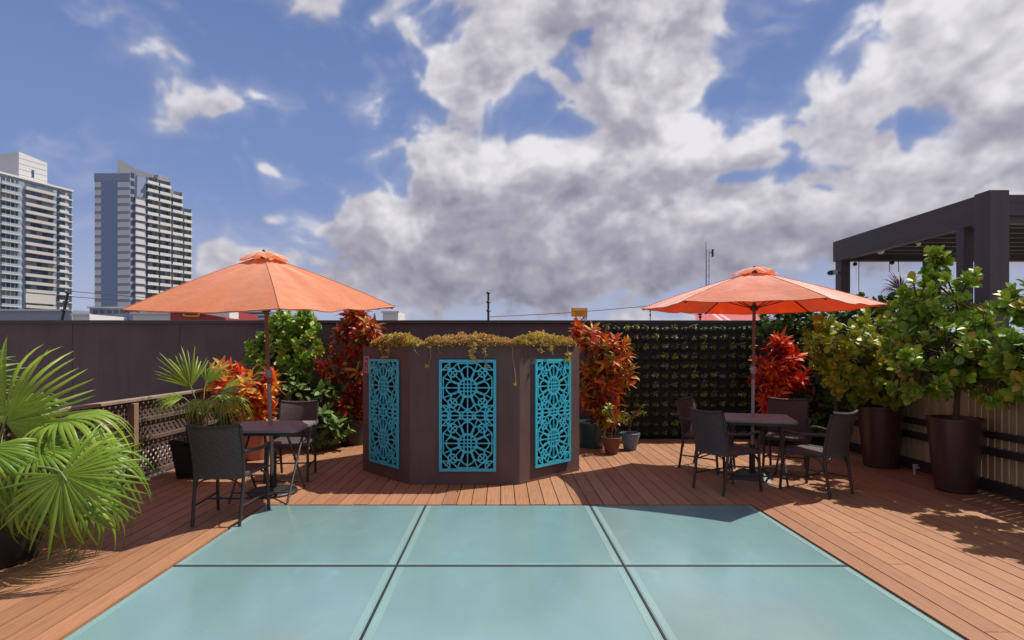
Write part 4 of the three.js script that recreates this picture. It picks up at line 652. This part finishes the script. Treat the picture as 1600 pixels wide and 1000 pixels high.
// ---------------------------------------------------------------- living wall
{
  rnd = rngOf(121);
  const w = thing('living_wall', 'dark vertical garden grid of small planted pockets on the wall', 'living wall', [0, 0, -9.93]);
  const x0 = 1.72, x1 = 4.36, y0 = 0.04, y1 = 2.0, nc = 16, nr = 12, dx = (x1 - x0) / nc, dy = (y1 - y0) / nr;
  part('backing', box2(x0, x1, y0, y1, -0.05, 0), M.pocket, w);
  const pk = (() => { const s = new THREE.Shape(); s.moveTo(0, 0); s.lineTo(0.035, 0); s.lineTo(0.055, 0.05); s.lineTo(0.048, 0.053); s.lineTo(0.03, 0.012); s.lineTo(0, 0.012); s.closePath(); return new THREE.ExtrudeGeometry(s, { depth: dx * 0.84, bevelEnabled: false }).translate(0, 0, -dx * 0.42).rotateY(-Math.PI / 2); })();
  const cols = [[0.22, 0.27, 0.06], [0.14, 0.19, 0.06], [0.30, 0.33, 0.07], [0.28, 0.29, 0.18], [0.38, 0.37, 0.27], [0.20, 0.20, 0.11], [0.15, 0.18, 0.08], [0.38, 0.40, 0.09], [0.24, 0.26, 0.10], [0.18, 0.22, 0.07], [0.13, 0.17, 0.06]], pal = palette(cols, 0.6, 0.2, undefined);
  const tufts = []; for (let k = 0; k < 6; k++) { const l = []; for (let i = 0; i < 34; i++) { const a = rr(-0.8, 0.8); l.push(smallGeos[i % 2].clone().applyMatrix4(frame(V(rr(-0.03, 0.03), 0.075, rr(0.03, 0.085)), V(a * 0.7, rr(-0.7, 1.0), rr(0.3, 1.1)), V(0, 1, 0.6), rr(0.75, 1.15)))); } tufts.push(merge(l)); }
  for (let j = 0; j < nr; j++) for (let i = 0; i < nc; i++) {
    const p = part('pocket', pk, M.pocket, w); p.position.set(x0 + (i + 0.5) * dx, y0 + j * dy + 0.01, 0.002);
    const t = part('plant', pick(tufts), pick(pal.mats), p); const s = rr(0.8, 1.25); t.scale.set(s, s * rr(0.75, 1.1), s); 
  }
}

// ---------------------------------------------------------------- succulents spilling over the planter
{
  rnd = rngOf(131);
  const mounds = [[-1.62, -0.97, 'mound of yellow green succulents over the planter face with the notice', 0.17], [-0.92, 0.17, 'mound of yellow and pinkish succulents over the front planter face', 0.16], [0.10, 0.93, 'mound of yellow green succulents over the sunlit planter face', 0.19]];
  const zAt = (x) => (x < -1.053 ? lerp(-7.34, -6.58, (x + 1.77) / 0.717) : x > 0.205 ? lerp(-6.58, -7.34, (x - 0.205) / 0.782) : -6.58);
  mounds.forEach(([a, b, label, hh], k) => {
    const o = V((a + b) / 2, 1.56, -7.2), t = thing('succulent_mound', label, 'succulents', o.toArray(), 0, 'succulents spilling over the planter rim'), list = [];
    const n = 2100; for (let i = 0; i < n; i++) {
      const x = lerp(a, b, rnd()), e = zAt(clamp(x, -1.76, 0.98)), dep = rnd() * rnd(), z = e + 0.05 - dep * 0.85, u = (x - a) / (b - a), env = Math.pow(Math.sin(Math.PI * clamp(u, 0.03, 0.97)), 0.5) * (0.7 + 0.5 * fbm(x * 4, z * 4, k, 2) + 0.4 * noise.noise(x * 11, 2, z * 11));
      const y = 1.585 + hh * env * Math.sqrt(rnd()) * (1 - 0.5 * clamp((z - e) / 0.05)), p = V(x, y, z).sub(o);
      const c = rnd() < (k === 1 ? 0.42 : 0.12) ? 3 : Math.floor(rnd() * 5);
      rosette(list, p, V(rr(-0.5, 0.5), 1, rr(-0.2, 0.8)), 7, tinyGeos, rr(0.9, 1.5), 10, 80, () => c, 0.015);
    }
    const trail = (x, len, leafy, sway) => { const e = zAt(x), nx = x < -1.053 ? -0.72 : x > 0.205 ? 0.7 : 0, nz = nx ? 0.7 : 1, pts = []; for (let i = 0; i <= 6; i++) { const q = i / 6; pts.push(V(x + nx * 0.05 + sway * q * q + rr(-0.008, 0.008), 1.6 - len * q, e + nz * (0.05 + 0.01 * Math.sin(q * 9))).sub(o)); } part('trailing_stem', tube(pts, 0.005, 14, 4), std(0.30, 0.20, 0.12, 0.8), t);
      for (let i = 0; i < leafy; i++) { const q = pts[Math.min(6, Math.floor(rr(1.2, 6.99)))]; rosette(list, q.clone().add(V(rr(-0.03, 0.03), rr(-0.03, 0.03), rr(0.0, 0.015))), V(rr(-0.6, 0.6), rr(-0.3, 0.8), 0.8), 5, smallGeos, rr(0.45, 0.8), 30, 90, () => Math.floor(rnd() * 4), 0.01); } };
    if (k === 0) { trail(-1.42, 0.14, 3, 0.02); trail(-1.0, 0.12, 0, 0.06); trail(-1.3, 0.24, 2, -0.03); }
    if (k === 1) { trail(-0.80, 0.28, 2, -0.04); trail(-0.33, 0.16, 8, 0.02); trail(-0.31, 0.12, 6, -0.02); trail(-0.72, 0.11, 0, 0.03); trail(-0.2, 0.28, 3, 0.03); trail(0.12, 0.42, 1, 0.04); }
    if (k === 2) { trail(0.55, 0.12, 3, 0.03); trail(0.78, 0.2, 6, 0.01); trail(0.42, 0.09, 2, 0.02); }
    addFoliageAt(t, list, PAL.sedum, 0, V(0, 0, 0), camera.position.clone());
  });
}

// ---------------------------------------------------------------- fence posts and wires on the wall, yellow sign
{
  const D = 10.15, wy = 2.05;
  const postAt = (px, topPx, label, lean = 0, th = 0.02) => { const x = PX(px, D), top = PY(topPx, D), t = thing('wire_post', label, 'post', [x, wy, -D], 0, 'posts along the wall top'); part('rod', bar(V(0, -0.005, 0), V(lean, top - wy, 0), th, th * 0.9, 8), M.insul, t); for (const q of [0.3, 0.6, 0.92]) part('insulator', lathe([[0.006, 0], [th * 1.9, 0.008], [th * 1.9, 0.03], [0.006, 0.04]], 10).translate(lean * q, (top - wy) * q, 0), M.insul, t); return V(x + lean, top, -D); };
  const a = postAt(763, 456, 'slim black wire post standing above the planter'), b = postAt(1016, 478, 'thin wire post beside the salmon umbrella tip', 0, 0.008), c = postAt(97, 455, 'leaning black post on the wall before the towers', 0.11, 0.024), d = postAt(1094, 488, 'short dark post before the red metal roof', 0, 0.016), e = postAt(420, 470, 'black wire post hidden behind the faded umbrella', 0, 0.016);
  const wire = (p, q, sag, label) => single('fence_wire', tube([p, p.clone().lerp(q, 0.5).add(V(0, -sag, 0)), q], 0.0055, 20, 4), M.wire, label, 'wire', 'wires strung along the wall');
  wire(V(a.x, 2.11, -D), b, 0.02, 'thin wire rising from the black post to the umbrella tip'); wire(c, e, 0.05, 'upper thin wire from the leaning post'); wire(c.clone().add(V(-0.02, -0.09, 0)), e.clone().add(V(0, -0.08, 0)), 0.05, 'lower thin wire from the leaning post'); wire(b, d.clone().add(V(0, -0.05, 0)), 0.01, 'thin wire passing behind the salmon umbrella');
  const cv = document.createElement('canvas'); cv.width = 256; cv.height = 144; const k = cv.getContext('2d'); k.fillStyle = '#e9a52c'; k.fillRect(0, 0, 256, 144); k.fillStyle = '#f3cf7c'; k.fillRect(22, 8, 210, 24);
  k.fillStyle = '#7a2f08'; for (let i = 0; i < 7; i++) { k.fillRect(34 + i * 28, 56 + (i % 3) * 4, 22, 11); } for (let i = 0; i < 5; i++) k.fillRect(62 + i * 30, 88 + (i % 2) * 5, 20, 10); k.fillRect(96, 116, 70, 9);
  const ct = new THREE.CanvasTexture(cv); ct.colorSpace = THREE.SRGBColorSpace;
  const s = thing('warning_sign', 'small yellow sign hanging on the wire above the wall', 'sign', [PX(905, D), PY(488, D), -D + 0.02]); s.rotation.z = -0.02;
  part('plate', rbox(0.285, 0.155, 0.006, 0.003), std(0.75, 0.38, 0.04, 0.5), s); part('print', new THREE.PlaneGeometry(0.27, 0.142).translate(0, 0, 0.0045), new THREE.MeshStandardMaterial({ map: ct, roughness: 0.5, side: THREE.DoubleSide }), s); part('clip', [box(0.02, 0.06, 0.012, 0.085, -0.1, 0), box(0.02, 0.06, 0.012, 0.12, -0.1, 0)], M.insul, s);
}
single('garden_tap', [bar(V(PX(1427, 7.1), -0.01, -7.08), V(PX(1427, 7.1), 0.09, -7.08), 0.012), bar(V(PX(1427, 7.1) - 0.03, 0.1, -7.05), V(PX(1427, 7.1) + 0.03, 0.09, -7.05), 0.016), rbox(0.05, 0.02, 0.03, 0.004, PX(1427, 7.1), 0.125, -7.06)], std(0.55, 0.54, 0.52, 0.35), 'small pale tap standing on the deck between the tall pots', 'tap');

// ================================================================ the city behind
{ // tower with banded balconies
  const base = -16, t = thing('apartment_tower', 'pale residential tower with banded balconies cut by the picture edge', 'building', [-187.3, base, -215], 71.8 * RAD, 'residential towers');
  const wall = std(0.42, 0.40, 0.42, 0.8, { map: rep(T.mottle, 0.1, 0.1) }), beige = std(0.54, 0.51, 0.50, 0.8), whiteP = std(0.66, 0.66, 0.68, 0.7), glassM = std(0.06, 0.10, 0.17, 0.15), rec = std(0.20, 0.21, 0.25, 0.8), blueP = std(0.22, 0.30, 0.42, 0.5);
  const GL = [glassM, std(0.10, 0.14, 0.20, 0.2), std(0.20, 0.22, 0.26, 0.4), std(0.045, 0.07, 0.11, 0.12)]; rnd = rngOf(201);
  const top = 67 - base, fl = 3.05;
  part('wall', box2(-3, 26.4, 0, top, -20, -0.05), wall, t);
  const ph = part('penthouse', (() => { const s = new THREE.Shape(); s.moveTo(7.1, top); s.lineTo(17.4, top); s.lineTo(17.4, top + 9.3); s.lineTo(7.1, top + 10.6); s.closePath(); return new THREE.ExtrudeGeometry(s, { depth: 12, bevelEnabled: false }).translate(0, 0, -13.2); })(), whiteP, t); for (let i = 0; i < 4; i++) part('joint', box2(7.2, 17.3, top + 1.8 + i * 2.1, top + 1.92 + i * 2.1, -1.21, -1.17), rec, ph); part('window', box2(11.6, 12.5, top + 2, top + 5, -1.2, -1.12), glassM, ph);
  part('roof_edge', box2(-3.2, 26.6, top, top + 0.7, -0.6, 0.5), whiteP, t);
  part('recess', box2(6.3, 8.0, 0, top - 1, -0.05, 0.05), blueP, t); part('recess', box2(19.4, 20.3, 0, top - 2, -0.05, 0.05), blueP, t);
  for (let f = 7; f * fl < top - 1.5; f++) {
    const y = f * fl; const blank = f === 12;
    for (const [wa, wb] of [[0.4, 1.8], [1.96, 3.4], [3.56, 4.9], [5.06, 6.0]]) part('window', box2(wa, wb, y + 0.3, y + 2.75, -0.05, 0.02), pick(GL), t); for (const x of [1.8, 3.4, 4.9]) part('mullion', box2(x, x + 0.16, y + 0.3, y + 2.75, 0.02, 0.07), whiteP, t);
    const b1 = part('balcony', box2(-0.4, 6.3, y - 0.12, y + 0.16, -0.04, 1.7), whiteP, t); part('railing', box2(-0.4, 6.3, y + 0.2, y + 0.95, 1.62, 1.7), std(0.35, 0.42, 0.5, 0.2), b1);
    if (blank) part('blank_panel', box2(8.2, 19.2, y - 1.2, y + 3, -0.04, 1.0), beige, t); else { for (let q = 0; q < 5; q++) part('window', box2(8.4 + q * 2.14, 10.42 + q * 2.14, y + 1.0, y + 2.85, -0.05, 0.02), pick(GL), t); part('balcony', box2(8.2, 19.3, y - 0.1, y + 1.05, -0.04, 1.25), beige, t); }
    for (let q = 0; q < 2; q++) part('window', box2(20.4 + q * 1.65, 21.95 + q * 1.65, y + 0.3, y + 2.75, -0.05, 0.02), pick(GL), t); const b2 = part('balcony', box2(20.4, 24.0, y - 0.12, y + 0.16, -0.04, 1.5), whiteP, t); part('railing', box2(20.4, 24.0, y + 0.2, y + 0.95, 1.42, 1.5), whiteP, b2);
    part('window', box2(24.6, 26.2, y + 0.5, y + 2.4, -0.05, 0.03), glassM, t); part('ledge', box2(24.3, 26.5, y - 0.1, y + 0.3, -0.04, 0.35), whiteP, t);
  }
}
{ // tower with the blue strip
  const base = -16, t = thing('apartment_tower', 'blue grey residential tower with a blue strip and slanted crown', 'building', [-142, base, -220], 0, 'residential towers');
  const grey = std(0.36, 0.37, 0.44, 0.8, { map: rep(T.mottle, 0.1, 0.1) }), lightP = std(0.60, 0.59, 0.63, 0.75), blue = std(0.18, 0.25, 0.42, 0.6), blueD = std(0.24, 0.29, 0.42, 0.7), glassM = std(0.05, 0.07, 0.11, 0.15), white = std(0.66, 0.66, 0.66, 0.7), rec = std(0.16, 0.17, 0.2, 0.8), olive = std(0.22, 0.22, 0.16, 0.8);
  const GL = [glassM, std(0.10, 0.13, 0.18, 0.2), std(0.24, 0.25, 0.28, 0.5), std(0.04, 0.05, 0.08, 0.12)]; rnd = rngOf(203);
  const top = 68.3 - base, fl = 3.05, D = [0.447, -0.894];
  const at = (u) => [D[0] * u, D[1] * u];
  const prism = (pts, y0, y1) => { const s = new THREE.Shape(); pts.forEach(([x, z], i) => (i ? s.lineTo(x, -z) : s.moveTo(x, -z))); s.closePath(); return new THREE.ExtrudeGeometry(s, { depth: y1 - y0, bevelEnabled: false }).rotateX(-Math.PI / 2).translate(0, y0, 0); };
  part('wall', prism([[-13.5, 0], [0, 0], at(10.4), [at(10.4)[0] - 13, at(10.4)[1] - 4], [-13.5, -10]], 0, top), blueD, t);
  part('wall', prism([at(10.4), at(15.7), [at(15.7)[0] - 12, at(15.7)[1] - 4], [at(10.4)[0] - 12, at(10.4)[1] - 3]], 0, top + 1.5), grey, t); part('wall', prism([at(15.75), at(20.7), [at(20.7)[0] - 12, at(20.7)[1] - 4], [at(15.75)[0] - 12, at(15.75)[1] - 3]], 0, top - 3), grey, t); part('wall', prism([at(20.75), at(24.7), [at(24.7)[0] - 12, at(24.7)[1] - 4], [at(20.75)[0] - 12, at(20.75)[1] - 3]], 0, top - 10), grey, t);
  part('strip', box2(-10.6, -5.0, 0, top + 0.1, -0.1, 0.12), blue, t); part('parapet', box2(-13.6, 0.1, top - 2.6, top + 0.3, -0.1, 0.16), blueD, t);
  part('crown_fin', (() => { const s = new THREE.Shape(); s.moveTo(-5.6, top); s.lineTo(6.2, top); s.lineTo(6.2, top + 0.8); s.lineTo(0.5, top + 2.6); s.lineTo(-5.6, top + 6.0); s.closePath(); return new THREE.ExtrudeGeometry(s, { depth: 0.6, bevelEnabled: false }).rotateY(0.35).translate(0.4, 0, -2.2); })(), white, t);
  part('roof_house', prism([at(11), at(15), [at(15)[0] - 6, at(15)[1] - 2], [at(11)[0] - 6, at(11)[1] - 2]], top + 1.5, top + 2.8), grey, t);
  for (let f = 7; f * fl < top - 3; f++) { const y = f * fl; part('panel', box2(-13.45, -11.0, y, y + 1.9, -0.05, 0.10), lightP, t); part('panel', box2(-4.7, -0.1, y, y + 1.9, -0.05, 0.10), lightP, t); }
  const tops = [top - 2, top - 7, top, top - 5, top - 12];
  [[0.3, 1.6], [1.7, 5.4], [5.9, 10.2], [10.8, 15.4], [16.1, 20.4], [21, 24.5]].forEach(([u0, u1], k) => {
    const lim = [top - 1, top - 9, top - 1, top, top - 4, top - 11][k];
    for (let f = 7; f * fl < lim; f++) {
      const y = f * fl, add = (n, x0, x1, y0, y1, z0, z1, m, par) => { const g = box2(x0, x1, y0, y1, z0, z1); if (par) return part(n, g, m, par); const o = part(n, g, m, t); o.rotation.y = 63.43 * RAD; return o; };
      if (k === 0) add('window', u0, u1, y + 0.8, y + 2.6, -0.1, 0.1, glassM);
      else if (k === 1) { add('panel', u0, u1, y, y + 1.9, -0.1, 0.9, lightP); add('window', u0, u1, y + 1.95, y + 3.0, -0.1, 0.6, rec); }
      else { for (let q = 0; q < 3; q++) { const ww = (u1 - u0 - 0.4) / 3; add('window', u0 + 0.2 + q * ww, u0 + 0.1 + (q + 1) * ww, y + 0.3, y + 2.8, -0.1, 0.06, pick(GL)); } const b = add('balcony', u0, u1, y - 0.14, y + 0.18, -0.05, 1.6, white); add('railing', u0, u1, y + 0.2, y + 1.0, 1.5, 1.58, f % 2 ? white : lightP, b); add('divider', u1 - 0.15, u1 + 0.1, y + 0.18, y + 2.9, -0.05, 1.0, olive, b); }
    }
  });
}
{ // low roofs above the wall
  const blk = (px0, px1, py, d, depth, m, label, extra) => { const x0 = PX(px0, d), x1 = PX(px1, d), y = PY(py, d), t = thing('low_building', label, 'building', [(x0 + x1) / 2, -16, -d], 0, 'low roofs behind the wall'); part('wall', box(x1 - x0, y + 16, depth, 0, (y + 16) / 2, -depth / 2), m, t); part('roof_edge', box(x1 - x0 + 0.4, 0.25, 0.3, 0, y + 16 - 0.05, 0.16), std(0.55, 0.56, 0.6, 0.7), t); if (extra) extra(t, x1 - x0, y + 16); return t; };
  const bg = std(0.30, 0.32, 0.42, 0.8, { map: T.mottle }), wh = std(0.62, 0.62, 0.63, 0.7), red = std(0.30, 0.035, 0.035, 0.6), bl = std(0.10, 0.16, 0.28, 0.6);
  blk(-60, 112, 484, 90, 12, bg, 'grey blue low building under the balcony tower'); blk(140, 208, 480, 88, 12, bg, 'grey blue low building under the blue strip tower', (t, w, y) => { for (let i = 0; i < 6; i++) part('window', box(0.7, 0.5, 0.1, -w / 2 + 0.9 + i * 1.05, y - 0.7, 0.04), std(0.08, 0.1, 0.15, 0.3), t); });
  blk(114, 140, 491, 80, 8, wh, 'white low roof between the two towers'); blk(208, 268, 489, 70, 8, wh, 'white flat roof below the umbrella tip');
  blk(266, 352, 485, 60, 8, red, 'dark red shop building with a yellow sign arc', (t, w, y) => { const g = part('sign_arc', [tube([V(-1.35, -0.55, 0), V(-0.6, -0.62, 0), V(0.3, -0.60, 0)], 0.07, 12, 6).translate(0, y, 0.3), bar(V(-1.3, y - 0.55, 0.3), V(-1.3, y - 0.35, 0.3), 0.07), bar(V(0.28, y - 0.58, 0.3), V(0.28, y - 0.36, 0.3), 0.07)], std(0.8, 0.42, 0.03, 0.5), t); });
  const rf = thing('pitched_roof', 'white sheet roof sloping over the dark red shop', 'roof', [PX(327, 58), -16, -58], 0, 'low roofs behind the wall'); part('sheet', (() => { const s = new THREE.Shape(); s.moveTo(-2.4, 4.0); s.lineTo(2.4, 3.2); s.lineTo(2.4, 4.15); s.lineTo(-2.2, 4.15); s.closePath(); return new THREE.ExtrudeGeometry(s, { depth: 2, bevelEnabled: false }).translate(0, 16 + 1.4, -1.2); })(), wh, rf); part('column', box(0.3, 19.2, 0.3, 2.2, 9.6, -0.4), wh, rf);
  blk(367, 420, 486, 75, 10, bl, 'blue low building behind the faded umbrella', (t, w, y) => { for (let i = 0; i < 3; i++) part('band', box(w, 0.18, 0.06, 0, y - 0.5 - i * 0.5, 0.05), wh, t); });
  blk(598, 622, 487, 85, 6, wh, 'small white rooftop block beside the red croton', (t, w, y) => { part('railing', [box(w, 0.06, 0.06, 0, y + 0.9, 0), box(0.06, 0.9, 0.06, -w / 2, y + 0.45, 0), box(0.06, 0.9, 0.06, w / 2, y + 0.45, 0), box(0.06, 0.9, 0.06, 0, y + 0.45, 0)], wh, t); });
  // red metal roof
  const D = 26, X0 = PX(1088, D), X1 = PX(1225, D), r = thing('red_roof', 'red corrugated metal roof beneath the salmon umbrella', 'roof', [0, -16, 0], 0, 'low roofs behind the wall');
  const yl = PY(504, D) + 16, yh = PY(482, D + 4) + 16, n = 20; const m1 = std(0.46, 0.06, 0.05, 0.5), m2 = std(0.62, 0.36, 0.33, 0.5), m3 = std(0.40, 0.05, 0.045, 0.55);
  for (let i = 0; i < n; i++) { const a = i / n, b = (i + 0.93) / n, xa = lerp(X0, X1, a), xb = lerp(X0, X1, b), ta = lerp(X0 + 1.2, X1 - 0.6, a), tb = lerp(X0 + 1.2, X1 - 0.6, b), P = [xa, yl, -D, xb, yl, -D, tb, yh, -D - 4, xa, yl, -D, tb, yh, -D - 4, ta, yh, -D - 4]; const g = new THREE.BufferGeometry(); g.setAttribute('position', new THREE.Float32BufferAttribute(P, 3)); g.setAttribute('uv', new THREE.Float32BufferAttribute(new Float32Array(12), 2)); g.computeVertexNormals(); part('sheet', g, i === 6 || i === 8 ? m2 : i % 2 ? m1 : m3, r); }
  part('gutter', box(X1 - X0 + 0.3, 0.09, 0.12, (X0 + X1) / 2, yl - 0.03, -D + 0.05), std(0.62, 0.5, 0.48, 0.6), r); part('wall', box2(X0 + 0.3, X1 - 0.3, 0, yl - 0.1, -D - 4.4, -D - 0.4), std(0.4, 0.36, 0.32, 0.9), r); part('ridge', box2(X0 + 1.1, X1 - 0.5, yh - 0.05, yh + 0.08, -D - 4.15, -D - 3.9), m1, r);
  // radio mast
  const d = 70, mx = PX(1105.5, d), mast = thing('radio_mast', 'thin grey radio mast rising behind the salmon umbrella', 'mast', [mx, -16, -d]), topY = PY(378, d) + 16;
  const gm = std(0.30, 0.32, 0.36, 0.5); for (const [x, z, h] of [[-0.2, 0, topY], [0.2, 0, topY - 1.0], [0, -0.3, topY - 0.8]]) part('leg', bar(V(x, 0, z), V(x, h, z), 0.05, 0.04, 6), gm, mast); const br = []; for (let i = 0; i < 30; i++) { const y = 14 + i * 0.48, s = i % 2 ? 1 : -1; if (y < topY - 1.5) br.push(bar(V(-0.2 * s, y, 0), V(0.2 * s, y + 0.48, 0), 0.022, 0.022, 4)); } part('bracing', br, gm, mast); part('antenna', [bar(V(0.2, topY - 1.3, 0), V(0.62, topY - 1.3, 0), 0.05, 0.05, 6), bar(V(0.62, topY - 1.8, 0), V(0.62, topY - 0.9, 0), 0.13, 0.13, 8)], M.insul, mast);
}

renderer.render(scene, camera);
